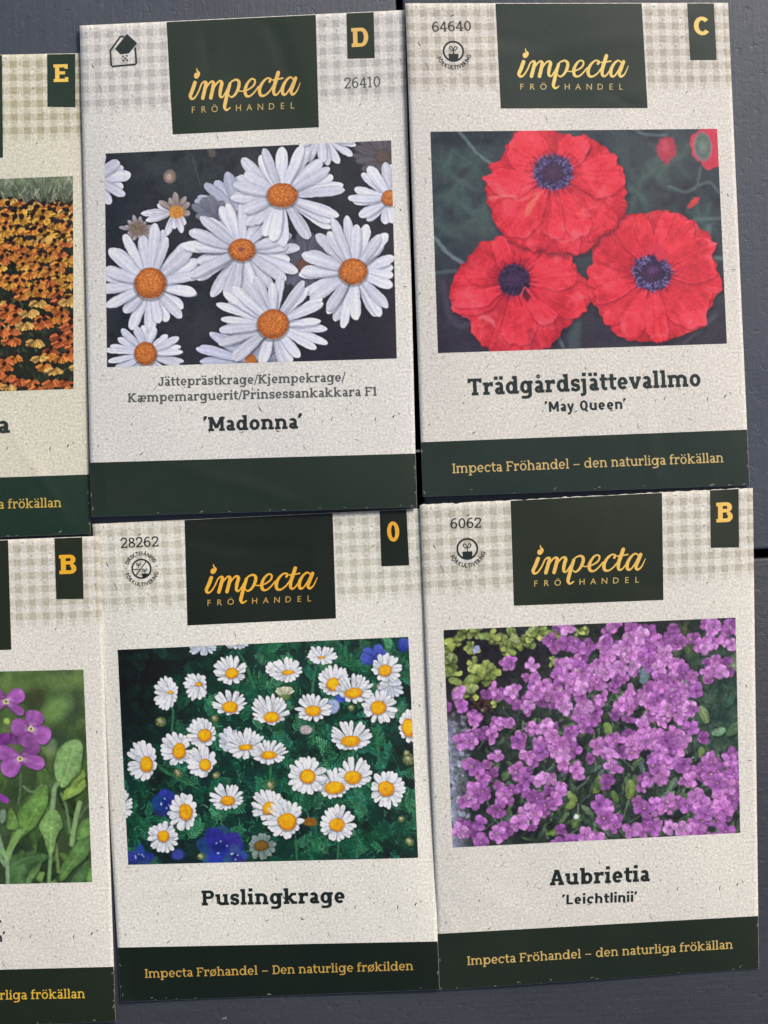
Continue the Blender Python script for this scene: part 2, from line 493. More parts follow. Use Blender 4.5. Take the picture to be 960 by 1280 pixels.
        if c == 'A':
            m = b + .45; p.line([(b + .15, T * .5), (m - .02, .98)], W * .92); p.line([(b + .75, T * .5), (m + .02, .98)], W)
            p.rect(m - .17, 1 - T, m + .13, 1); p.rect(b + .22, .26, b + .68, .26 + T * .95)
            p.rect(b, 0, b + .36, T); p.rect(b + .54, 0, b + .9, T); return .9 + 2 * b
        if c == 'L': s.stem(p, L, 0, 1); p.rect(L, 0, L + .5, T); return L + .5 + b
        if c == 'Q': p.ring(b + .4, .5, .39, .51, 0, 360, W, T * 1.05, n=40); p.line([(b + .44, .22), (b + .74, -.12)], W * .8); return .82 + 2 * b
        if c == 'y':
            p.line([(b + .09, X), (b + .33, .04)], W * .95); p.line([(b + .58, X), (b + .30, -.10), (b + .20, -.24), (b + .03, -.24)], W * .9); return .66 + 2 * b
        # figures
        if c == '0': p.ring(b + .34, .5, .32, .51, 0, 360, W, T * 1.05); return .68 + 2 * b
        if c == 'O': p.ring(b + .29, .5, .29, .52, 0, 360, W * .86, T, n=40); return .58 + 2 * b     # narrow nought on the tab
        if c == 'C':
            p.ring(b + .4, .5, .4, .51, 40, 320, W, T * 1.15); return .74 + 2 * b
        if c == '1':
            s.stem(p, b + .24, 0, 1); s.foot(p, b + .24, 0, 1.1, 1.1); p.rect(b, 1 - T * 1.4, b + .24, 1 - T * .3); return .48 + 2 * b
        if c == '2':
            p.line([(b + .07, .70), (b + .12, .89), (b + .32, .955), (b + .52, .87), (b + .55, .70), (b + .44, .48), (b + .09, .09)], W * .95, smooth=True)
            p.rect(b + .01, 0, b + .62, T); p.rect(b + .62 - W * .8, 0, b + .62, .2); return .64 + 2 * b
        if c == '4':
            s.stem(p, b + .46, 0, 1); s.foot(p, b + .46, 0, 1, 1); p.rect(b, .24, b + .68, .24 + T); p.line([(b + .05, .29), (b + .44, .97)], W * .9)
            return .68 + 2 * b
        if c == '6':
            p.ring(b + .33, .32, .31, .33, 0, 360, W, T * 1.05)
            p.line([(b + .56, .93), (b + .38, .95), (b + .18, .82), (b + .08, .55), (b + .07, .34)], [T, T, W, W, W], smooth=True); return .66 + 2 * b
        if c == '8':
            p.ring(b + .32, .265, .31, .275, 0, 360, W, T * 1.05); p.ring(b + .32, .745, .27, .265, 0, 360, W, T * 1.05); return .64 + 2 * b
        return .4

BOLD = SlabFont(.228, .178, .08)
SEMI = SlabFont(.192, .146, .08)
REG = SlabFont(.142, .115, .09)
SANS_HEAVY = SlabFont(.235, .185, 0.0)

class SansFont:
    """outlines of Blender's built-in typeface"""
    def __init__(s, weight): s.weight = weight; s.cache = {}
    def glyph(s, ch):
        if ch in s.cache: return s.cache[ch]
        if ch == ' ': s.cache[ch] = ([], [], .36); return s.cache[ch]
        cu = bpy.data.curves.new("glyph", 'FONT'); cu.body = ch; cu.size = 1.0; cu.offset = s.weight; cu.resolution_u = 3
        o = bpy.data.objects.new("glyph", cu); COL.objects.link(o)
        dg = bpy.context.evaluated_depsgraph_get(); ev = o.evaluated_get(dg); me = ev.to_mesh()
        V = [(v.co.x, v.co.y) for v in me.vertices]; F = [tuple(f.vertices) for f in me.polygons]
        ev.to_mesh_clear(); bpy.data.objects.remove(o); bpy.data.curves.remove(cu)
        k = 1 / SansFont.cap()
        x0 = min(v[0] for v in V)
        V = [((x - x0) * k + .07, y * k) for x, y in V]
        s.cache[ch] = (V, F, max(v[0] for v in V) + .07)
        return s.cache[ch]
    _cap = None
    @classmethod
    def cap(cls):
        if cls._cap is None:
            cu = bpy.data.curves.new("glyph", 'FONT'); cu.body = "H"; cu.size = 1.0
            o = bpy.data.objects.new("glyph", cu); COL.objects.link(o)
            ev = o.evaluated_get(bpy.context.evaluated_depsgraph_get()); me = ev.to_mesh()
            cls._cap = max(v.co.y for v in me.vertices)
            ev.to_mesh_clear(); bpy.data.objects.remove(o); bpy.data.curves.remove(cu)
        return cls._cap
SANS = SansFont(0.0)
SANSB = SansFont(0.03)

def layout(text, font):
    V, F, x = [], [], 0.0
    for ch in text:
        v, f, adv = font.glyph(ch)
        k = len(V); V += [(a + x, b) for a, b in v]; F += [tuple(i + k for i in q) for q in f]; x += adv + (.075 if font is SANS_HEAVY else 0)
    return V, F, x

# ------------------------------------------------------------------ packet surface
PW, PH = 408.0, 612.0
class Packet:
    def __init__(s, quad, zc, bulge, seed):
        s.H = homography([(0, 0), (PW, 0), (PW, PH), (0, PH)], quad)
        s.Hi = np.linalg.inv(s.H); s.zc = zc; s.bulge = bulge
        r = random.Random(seed); s.ph = [r.uniform(0, 6.28) for _ in range(6)]
        s.creases = [(r.uniform(10, PW - 10), r.choice([r.uniform(5, 140), r.uniform(440, 600), r.uniform(0, PH)]), r.choice([0, .3, -.5, 1.2, 1.57, -1.1]) + r.uniform(-.3, .3), r.uniform(40, 130), r.choice([-1, 1]) * r.uniform(.00005, .00014), r.uniform(6, 13)) for _ in range(11)]
        c = happly(s.H, PW / 2, PH / 2)
        s.base = px2w((float(c[0]), float(c[1])), 0.0)
    def local(s, x, y): return happly(s.Hi, x, y)
    def height(s, u, v):
        a, b = np.asarray(u) / PW, np.asarray(v) / PH
        z = (s.zc[0] * (1 - a) + s.zc[1] * a) * (1 - b) + (s.zc[3] * (1 - a) + s.zc[2] * a) * b
        ea = 1 - (2 * np.clip(a, 0, 1) - 1) ** 4; eb = 1 - (2 * np.clip(b, 0, 1) - 1) ** 4
        p = s.ph
        w = 0.62 + 0.09 * np.sin(13 * b + 5 * a + p[4]) + 0.06 * np.sin(17 * a - 7 * b + p[5]) + 0.22 * np.sin(3.6 * a + 2.2 * b + p[0]) + 0.16 * np.sin(5.1 * b - 2.3 * a + p[1]) + 0.07 * np.sin(9.0 * a + 4 * b + p[2]) + 0.06 * np.sin(8 * b - 6 * a + p[3])
        cr = 0.0
        for (cx, cy, ct, cl, ca, cw) in s.creases:       # soft creases pressed into the paper
            du, dv = np.asarray(u) - cx, np.asarray(v) - cy
            al = du * math.cos(ct) + dv * math.sin(ct); ac = -du * math.sin(ct) + dv * math.cos(ct) + 5 * np.sin(al / 37.0 + cx)
            cr = cr + ca * np.exp(-(ac / cw) ** 2) * np.exp(-(al / cl) ** 2)
        z = z + cr * np.minimum(1, 6 * ea) * np.minimum(1, 6 * eb)
        edge = 0.00022 * (np.sin(7 * b + p[4]) * (1 - ea) + np.sin(6 * a + p[5]) * (1 - eb))
        return z + s.bulge * ea * eb * w + edge
    def P(s, u, v, lift=0.0):
        u = np.asarray(u, float); v = np.asarray(v, float)
        x, y = happly(s.H, u, v); z = s.height(u, v) + lift
        k = S * (CAM_H - z) / CAM_H
        return np.stack([(x - 480) * k, (640 - y) * k, z], -1)

def grid_faces(nu, nv):
    i = np.arange(nu * nv).reshape(nv, nu)
    return np.stack([i[:-1, :-1].ravel(), i[1:, :-1].ravel(), i[1:, 1:].ravel(), i[:-1, 1:].ravel()], -1)

def quad_patch(pk, corners, nu, nv, lift):
    """bilinear patch through four local corners TL TR BR BL"""
    a, b = np.meshgrid(np.linspace(0, 1, nu), np.linspace(0, 1, nv))
    c = np.array(corners, float)
    q = [(c[0][k] * (1 - a) + c[1][k] * a) * (1 - b) + (c[3][k] * (1 - a) + c[2][k] * a) * b for k in (0, 1)]
    return pk.P(q[0].ravel(), q[1].ravel(), lift), grid_faces(nu, nv), np.stack([q[0].ravel(), q[1].ravel()], -1)

def put_text(pk, V, F, adv, p0, p1, cap, lift, x0=0.0):
    """p0, p1: ends of the base line in photo pixels; the words fill that length"""
    a = np.array(pk.local(*p0)); b = np.array(pk.local(*p1)); d = b - a
    L = np.hypot(*d); d /= L; up = np.array([d[1], -d[0]])
    V = np.array(V); kx = L / adv
    uv = a + np.outer(V[:, 0] * kx, d) + np.outer(V[:, 1] * cap, up)
    return pk.P(uv[:, 0], uv[:, 1], lift), F

# ------------------------------------------------------------------ materials of the prints
def paper_material(name, tone, cloth):
    q = N(name)
    uv = q.n("ShaderNodeUVMap", uv_map="uv").outputs[0]
    m1 = q.noise(uv, 0.34, 3, 0.62, 0.3); m2 = q.noise(uv, 0.06, 3, 0.5); m3 = q.noise(uv, 1.1, 2, 0.6)
    fib = q.noise(q.mapping(uv, (0.55, 0.16, 1), rot=(0, 0, 0.7)), 1.0, 3, 0.6, 1.4)
    fib2 = q.noise(q.mapping(uv, (0.5, 0.14, 1), rot=(0, 0, -0.8)), 1.0, 3, 0.6, 1.4)
    c = q.mix(q.mapr(m1, 0.38, 0.66), [x * 0.72 for x in tone], [min(.95, x * 1.09) for x in tone])
    c = q.mix(q.mapr(m2, 0.35, 0.7, 0, 0.4), c, [tone[0] * .86, tone[1] * .85, tone[2] * .86])
    c = q.mix(q.mapr(fib, 0.60, 0.74, 0, 0.33), c, [x * .6 for x in tone])
    c = q.mix(q.mapr(fib2, 0.60, 0.74, 0, 0.42), c, [min(.95, x * 1.18) for x in tone])
    c = q.mix(q.mapr(m3, 0.62, 0.76, 0, 0.3), c, [x * .55 for x in tone])
    sp = q.n("ShaderNodeSeparateXYZ"); q.l(uv, sp.inputs[0])
    wob = q.math('MULTIPLY', q.math('SUBTRACT', q.noise(uv, 0.12, 1), 0.5), 1.0)
    def stripe(sock, centre, period):
        t = q.math('COSINE', q.math('MULTIPLY', q.math('SUBTRACT', q.math('ADD', sock, wob), centre), 2 * math.pi / period))
        wide = q.mapr(t, -0.14, 0.10, 0, 1, True)
        return q.math('MULTIPLY', wide, 1.0)
    sx = stripe(sp.outputs[0], 5.5, 16.65); sy = stripe(sp.outputs[1], 12.5, 16.95)
    band = q.mapr(sp.outputs[1], 107, 112, 1, 0, True)
    cl = q.math('ADD', q.math('MULTIPLY', sx, 0.42), q.math('MULTIPLY', sy, 0.42))
    cl = q.math('ADD', cl, q.math('MULTIPLY', q.math('MULTIPLY', sx, sy), 0.16))
    weave = q.mapr(q.noise(q.mapping(uv, (0.9, 0.9, 1)), 1.0, 3, 0.7), 0.3, 0.7, 0.82, 1.05)
    f = q.math('MULTIPLY', q.math('MULTIPLY', cl, band), weave)
    c = q.mix(f, c, [x * .9 for x in cloth], 'MULTIPLY')
    q.base(c); q.rough(0.62); q.spec(0.35)
    q.bump(m1, 0.25, 0.00012)
    return q.m

def print_material():
    q = N("photo_print_ink")
    at = q.n("ShaderNodeAttribute", attribute_name="col")
    co = q.n("ShaderNodeTexCoord").outputs["Object"]
    n = q.noise(co, 3800, 2, 0.6)
    q.base(q.mix(0.22, at.outputs["Color"], q.mix(n, (.2, .2, .2), (1.3, 1.3, 1.3)), 'MULTIPLY'))
    q.rough(0.5); q.spec(0.35)
    return q.m
PRINT = print_material()
FLECK = ink_material("paper_fleck", ink((78, 72, 66)), .2, .8, .2)
FLECK2 = ink_material("paper_fleck_pale", ink((128, 122, 112)), .15, .8, .2)
SCUFF = ink_material("scuffed_ink", ink((128, 128, 120)), .2, .9, .2)
RIM = ink_material("cut_paper_edge", (.66, .65, .61), .1, .8, .2)

# ------------------------------------------------------------------ printed flower pictures (drawn into point colours of a fine sheet)
class Picture:
    """quad: the print's corners in the coordinates the flowers are listed in; k: canvas cells per unit"""
    def __init__(s, quad, k, seed, bg=(40, 44, 48)):
        q = np.array(quad, float)
        w = (np.hypot(*(q[1] - q[0])) + np.hypot(*(q[2] - q[3]))) / 2; h = (np.hypot(*(q[3] - q[0])) + np.hypot(*(q[2] - q[1]))) / 2
        s.W, s.Hh = int(w * k), int(h * k); s.k = k
        s.M = homography(q, [(0, 0), (s.W - 1, 0), (s.W - 1, s.Hh - 1), (0, s.Hh - 1)])
        s.im = np.zeros((s.Hh, s.W, 3)) + np.array(bg, float)
        s.r = random.Random(seed); s.np = np.random.default_rng(seed)
    def noise(s, cell, w=None, h=None):                 # smooth value noise 0..1, cell in list units
        w = w or s.W; h = h or s.Hh; c = max(1.5, cell * s.k)
        gw, gh = int(w / c) + 4, int(h / c) + 4
        g = s.np.random((gh, gw))
        x = np.arange(w) / c + .5; y = np.arange(h) / c + .5
        x0 = x.astype(int); y0 = y.astype(int); fx = x - x0; fy = y - y0
        fx = fx * fx * (3 - 2 * fx); fy = fy * fy * (3 - 2 * fy)
        a = g[np.ix_(y0, x0)] * (1 - fx) + g[np.ix_(y0, x0 + 1)] * fx
        b = g[np.ix_(y0 + 1, x0)] * (1 - fx) + g[np.ix_(y0 + 1, x0 + 1)] * fx
        return a * (1 - fy[:, None]) + b * fy[:, None]
    def fbm(s, cell, oct=3):
        t = 0; a = 1; n = 0
        for i in range(oct): t = t + a * s.noise(cell / 2 ** i); n += a; a *= .55
        return t / n
    def wash(s, mask, col):                             # blend a colour over the whole canvas
        s.im += (np.array(col, float) - s.im) * np.clip(mask, 0, 1)[..., None]
    def pt(s, x, y):
        a, b = happly(s.M, x, y); return float(a), float(b)
    def box(s, x0, y0, x1, y1, pad=2):
        x0 = max(0, int(math.floor(x0 - pad))); y0 = max(0, int(math.floor(y0 - pad)))
        x1 = min(s.W, int(math.ceil(x1 + pad)) + 1); y1 = min(s.Hh, int(math.ceil(y1 + pad)) + 1)
        if x1 <= x0 or y1 <= y0: return None
        yy, xx = np.mgrid[y0:y1, x0:x1]
        return x0, y0, x1, y1, xx, yy
    def put(s, b, alpha, col):
        x0, y0, x1, y1 = b[:4]
        v = s.im[y0:y1, x0:x1]; c = np.asarray(col, float)
        v += (c - v) * np.clip(alpha, 0, 1)[..., None]
    def ellipse(s, cx, cy, rx, ry, col, rot=0.0, soft=1.0, alpha=1.0, grain=0.0, dome=0.0):
        cx, cy = s.pt(cx, cy); rx *= s.k; ry *= s.k; R = max(rx, ry)
        b = s.box(cx - R, cy - R, cx + R, cy + R, 2 + soft)
        if b is None: return
        xx, yy = b[4] - cx, b[5] - cy; c, n = math.cos(rot), math.sin(rot)
        u = (xx * c + yy * n) / max(rx, .3); v = (-xx * n + yy * c) / max(ry, .3)
        d = np.sqrt(u * u + v * v); al = np.clip((1 - d) * min(rx, ry) / soft + .5, 0, 1) * alpha
        C = np.array(col, float) * np.ones(d.shape + (1,))
        if dome: C = C * (1 - dome * np.clip(d, 0, 1)[..., None] ** 2)
        if grain: C = C * (1 + grain * (s.np.random(d.shape)[..., None] - .5) * 2)
        s.put(b, al, np.clip(C, 0, 255))
    def sdf(s, P, xx, yy):
        P = np.asarray(P, float); Q = np.roll(P, -1, 0)
        best = np.full(xx.shape, 1e9); ins = np.zeros(xx.shape, bool)
        for (ax, ay), (bx, by) in zip(P, Q):
            dx, dy = bx - ax, by - ay; L = dx * dx + dy * dy + 1e-9
            t = np.clip(((xx - ax) * dx + (yy - ay) * dy) / L, 0, 1)
            best = np.minimum(best, (xx - ax - t * dx) ** 2 + (yy - ay - t * dy) ** 2)
            if ay != by:
                c = ((ay > yy) != (by > yy)) & (xx < (bx - ax) * (yy - ay) / (by - ay) + ax); ins ^= c
        d = np.sqrt(best); return np.where(ins, d, -d)
    def poly(s, pts, col, soft=1.0, alpha=1.0, grain=0.0, shade=None):
        P = [s.pt(*p) for p in pts]; xs = [p[0] for p in P]; ys = [p[1] for p in P]
        b = s.box(min(xs), min(ys), max(xs), max(ys), 2 + soft)
        if b is None: return
        d = s.sdf(P, b[4], b[5]); al = np.clip(d / soft + .5, 0, 1) * alpha
        C = np.array(col, float) * np.ones(d.shape + (1,))
        if shade is not None:
            q = shade(b[4], b[5], d); C = C * (q if q.ndim == 3 else q[..., None])
        if grain: C = C * (1 + grain * (s.np.random(d.shape)[..., None] - .5) * 2)
        s.put(b, al, np.clip(C, 0, 255))
    def stroke(s, pts, w, col, soft=1.0, alpha=1.0, w2=None):
        P = [s.pt(*p) for p in pts]
        if len(P) > 2:                                   # smooth it
            X = [P[0]] + P + [P[-1]]; out = []
            for i in range(1, len(X) - 2):
                for q in range(5):
                    t = q / 5
                    out.append(tuple(.5 * (2 * X[i][j] + (X[i+1][j] - X[i-1][j]) * t + (2 * X[i-1][j] - 5 * X[i][j] + 4 * X[i+1][j] - X[i+2][j]) * t * t + (3 * X[i][j] - X[i-1][j] - 3 * X[i+1][j] + X[i+2][j]) * t ** 3) for j in (0, 1)))
            P = out + [P[-1]]
        w = w * s.k; w2 = w if w2 is None else w2 * s.k
        xs = [p[0] for p in P]; ys = [p[1] for p in P]
        b = s.box(min(xs), min(ys), max(xs), max(ys), 2 + soft + w)
        if b is None: return
        best = np.full(b[4].shape, -1e9); n = len(P) - 1
        for i in range(n):
            (ax, ay), (bx, by) = P[i], P[i + 1]; dx, dy = bx - ax, by - ay; L = dx * dx + dy * dy + 1e-9
            t = np.clip(((b[4] - ax) * dx + (b[5] - ay) * dy) / L, 0, 1)
            d = np.sqrt((b[4] - ax - t * dx) ** 2 + (b[5] - ay - t * dy) ** 2)
            best = np.maximum(best, (w + (w2 - w) * (i + t) / n) / 2 - d)
        s.put(b, np.clip(best / soft + .5, 0, 1) * alpha, col)
    def petal(s, x0, y0, x1, y1, wid, c0, c1, soft=1.0, alpha=1.0, blunt=.62, streak=.05, edge=.16, notch=0.0):
        a = s.pt(x0, y0); e = s.pt(x1, y1); wid *= s.k
        dx, dy = e[0] - a[0], e[1] - a[1]; L = math.hypot(dx, dy)
        if L < .5: return
        b = s.box(min(a[0], e[0]), min(a[1], e[1]), max(a[0], e[0]), max(a[1], e[1]), 2 + wid)
        if b is None: return
        xx, yy = b[4] - a[0], b[5] - a[1]
        t = (xx * dx + yy * dy) / (L * L); q = (-xx * dy + yy * dx) / L
        tc = np.clip(t, 0, 1)
        f = np.where(tc < blunt, .45 + .55 * np.sin(tc / blunt * math.pi / 2), np.sqrt(np.clip(1 - ((tc - blunt) / (1 - blunt)) ** 2.2, 0, 1)))
        hw = wid / 2 * f
        d = np.minimum(hw - np.abs(q), np.minimum(t, 1 - t + (1 - blunt) * .0) * L + .5)
        if notch: d = np.minimum(d, np.abs(q) * 1.5 + (1 - notch - t) * L)
        al = np.clip(d / soft + .5, 0, 1) * alpha
        ph = s.r.uniform(0, 6); fr = s.r.uniform(5, 8)
        sh = 1 + streak * np.sin(q / max(wid, 1) * fr * 2 + ph) - edge * np.clip(np.abs(q) / np.maximum(hw, .4), 0, 1) ** 3
        C = (np.array(c0, float) + (np.array(c1, float) - np.array(c0, float)) * tc[..., None]) * sh[..., None]
        s.put(b, al, np.clip(C, 0, 255))
    def natural(s, warp=3.0, grain=.10):
        """uneven outlines and fine tonal detail, as a printed photograph has"""
        k = 1 / s.k
        dx = (s.noise(14 * k) - .5) * warp * 1.6 + (s.noise(5 * k) - .5) * warp; dy = (s.noise(14 * k) - .5) * warp * 1.6 + (s.noise(5 * k) - .5) * warp
        yy, xx = np.mgrid[0:s.Hh, 0:s.W]
        X = np.clip(xx + dx, 0, s.W - 1.001); Y = np.clip(yy + dy, 0, s.Hh - 1.001); x0 = X.astype(int); y0 = Y.astype(int); fx = (X - x0)[..., None]; fy = (Y - y0)[..., None]
        im = s.im
        o = (im[y0, x0] * (1 - fx) + im[y0, x0 + 1] * fx) * (1 - fy) + (im[y0 + 1, x0] * (1 - fx) + im[y0 + 1, x0 + 1] * fx) * fy
        p = np.pad(o, ((2, 2), (2, 2), (0, 0)), mode='edge'); bl = sum(p[i:i + s.Hh, j:j + s.W] for i in range(0, 5, 2) for j in range(0, 5, 2)) / 9
        o = o + .35 * (o - bl)                           # crisp local contrast
        g = (s.noise(2.2 * k) - .5) * 1.1 + (s.noise(4.5 * k) - .5) * .9 + (s.noise(10 * k) - .5) * .7
        o = o * (1 + grain * g)[..., None] + grain * 40 * (s.noise(2.5 * k) - .5)[..., None]
        s.im = np.clip(o, 0, 255)
        return s.im
    def soften(s, n=1):
        for _ in range(n):
            p = np.pad(s.im, ((1, 1), (1, 1), (0, 0)), mode='edge')
            h = p[:, :-2] * .25 + p[:, 1:-1] * .5 + p[:, 2:] * .25
            s.im = h[:-2] * .25 + h[1:-1] * .5 + h[2:] * .25
    def daisy(s, ox, oy, rx, ry, dx, dy, drx, dry, n=20, white=(226, 230, 236), shadow=(150, 160, 178), disc=(240, 178, 30), rim=(196, 124, 18), wid=1.0, alpha=1.0, jag=.07, under=.35, a0=None, a1=None, grain=.12, soft=1.0, streak=.05, ajit=.11, blunt=.62, edge=.14):
        rr = s.r; off = rr.uniform(0, 6.28)
        full = a0 is None
        order = list(range(n)); rr.shuffle(order)
        per = math.pi * (rx + ry) / n
        def ang(i):
            if full: return off + i * 2 * math.pi / n + rr.uniform(-ajit, ajit)
            return math.radians(a0 + (a1 - a0) * (i + .5) / n + rr.uniform(-4, 4))
        if under:
            s.ellipse(ox + .04 * rx, oy + .07 * ry, rx * .86, ry * .86, (14, 18, 22), soft=max(2, rx * s.k * .25), alpha=under)
        for i in order:
            t = ang(i); e = 1 + rr.uniform(-jag, jag)
            x1, y1 = ox + rx * e * math.cos(t), oy + ry * e * math.sin(t)
            x0, y0 = dx + drx * .55 * math.cos(t), dy + dry * .55 * math.sin(t)
            fore = math.hypot(x1 - x0, y1 - y0) / max(rx, ry)
            w = per * rr.uniform(.95, 1.25) * wid * (0.75 + .25 * abs(math.sin(t)) if ry < rx * .85 else 1)
            b = rr.uniform(.90, 1.03)
            s.petal(x0 + .02 * rx, y0 + .035 * rx, x1 + .02 * rx, y1 + .035 * rx, w * 1.08, (40, 46, 58), (60, 68, 84), soft=2.0, alpha=.30 * alpha)
            s.petal(x0, y0, x1, y1, w, [(.45 * a + .55 * b_) * b for a, b_ in zip(shadow, white)], [v * b for v in white], alpha=alpha, edge=edge, blunt=blunt, soft=soft, streak=streak)
        if drx > 1:
            s.ellipse(dx, dy + dry * .10, drx * 1.10, dry * 1.10, (70, 66, 60), soft=2.5, alpha=.45 * alpha)
            s.ellipse(dx, dy, drx, dry, rim, soft=1.2, alpha=alpha, grain=grain)
            s.ellipse(dx - drx * .06, dy - dry * .10, drx * .80, dry * .78, disc, soft=drx * s.k * .3 + .6, alpha=alpha, grain=grain)
    def four(s, x, y, r, ang, c_in, c_out, eye=(222, 206, 150), sq=1.0, wid=.88, soft=1.0):
        rr = s.r; phi = rr.uniform(0, 6.28); cp, sp = math.cos(phi), math.sin(phi)
        sh = [v * .42 for v in c_out]
        for k in range(4):
            t = ang + k * math.pi / 2 + rr.uniform(-.16, .16); L = r * rr.uniform(.9, 1.08)
            s.petal(x + r * .06, y + r * .10, x + L * (cp * math.cos(t) - sp * sq * math.sin(t)) + r * .06, y + L * (sp * math.cos(t) + cp * sq * math.sin(t)) + r * .10, r * wid * (.5 + .5 * sq), sh, sh, soft=2, alpha=.28, blunt=.6)
        for k in range(4):
            t = ang + k * math.pi / 2 + rr.uniform(-.24, .24); L = r * rr.uniform(.82, 1.1); b = rr.uniform(.86, 1.10)
            s.petal(x, y, x + L * (cp * math.cos(t) - sp * sq * math.sin(t)), y + L * (sp * math.cos(t) + cp * sq * math.sin(t)), r * wid * (.5 + .5 * sq), [v * b for v in c_in], [min(255, v * b) for v in c_out], blunt=.6, streak=.05, edge=.15, soft=soft)
        if eye is not None:
            s.ellipse(x, y, r * .16, r * .13, [v * .6 for v in c_in], soft=2, alpha=.7)
            if rr.random() < .65: s.ellipse(x, y, r * .09, r * .08, eye, soft=1.3, alpha=.85)
    def leafy(s, n, x0, y0, x1, y1, L, cols, wid=.25, soft=1.2, alpha=.8, up=True):
        rr = s.r
        for _ in range(n):
            x, y = rr.uniform(x0, x1), rr.uniform(y0, y1); t = rr.uniform(-2.9, -.2) if up else rr.uniform(0, 6.28); l = L * rr.uniform(.6, 1.3)
            c = rr.choice(cols); b = rr.uniform(.75, 1.2)
            s.petal(x, y, x + l * math.cos(t), y + l * math.sin(t), l * wid, [v * b * .8 for v in c], [min(255, v * b) for v in c], soft=soft, alpha=alpha, blunt=.45)
    def fern(s, x, y, L, t, col, soft=1.0, alpha=.85, n=6, wid=.11):
        """a finely cut leaf: midrib with pairs of lobes"""
        dx, dy = math.cos(t), math.sin(t)
        s.stroke([(x, y), (x + dx * L, y + dy * L)], L * .05, [v * .8 for v in col], soft, alpha)
        for i in range(1, n + 1):
            q = i / n; l = L * .36 * (1.1 - .6 * abs(q - .45))
            for sgn in (-1, 1):
                a = t + sgn * .85; b = s.r.uniform(.8, 1.2)
                bx, by = x + dx * L * q * .95, y + dy * L * q * .95
                s.petal(bx, by, bx + l * math.cos(a), by + l * math.sin(a), L * wid, [v * b * .85 for v in col], [min(255, v * b) for v in col], soft=soft, alpha=alpha, blunt=.5, edge=.1)

def smooth_loop(P, sub=4):
    out = []; n = len(P)
    for i in range(n):
        a, b, c, d = (np.array(P[(i + j) % n], float) for j in (-1, 0, 1, 2))
        for k in range(sub):
            t = k / sub
            out.append(tuple(b + .38 * t * (c - a) + t * t * (.76 * a - 2.62 * b + 2.24 * c - .38 * d) + t ** 3 * (-.38 * a + 1.62 * b - 1.62 * c + .38 * d)))
    return out

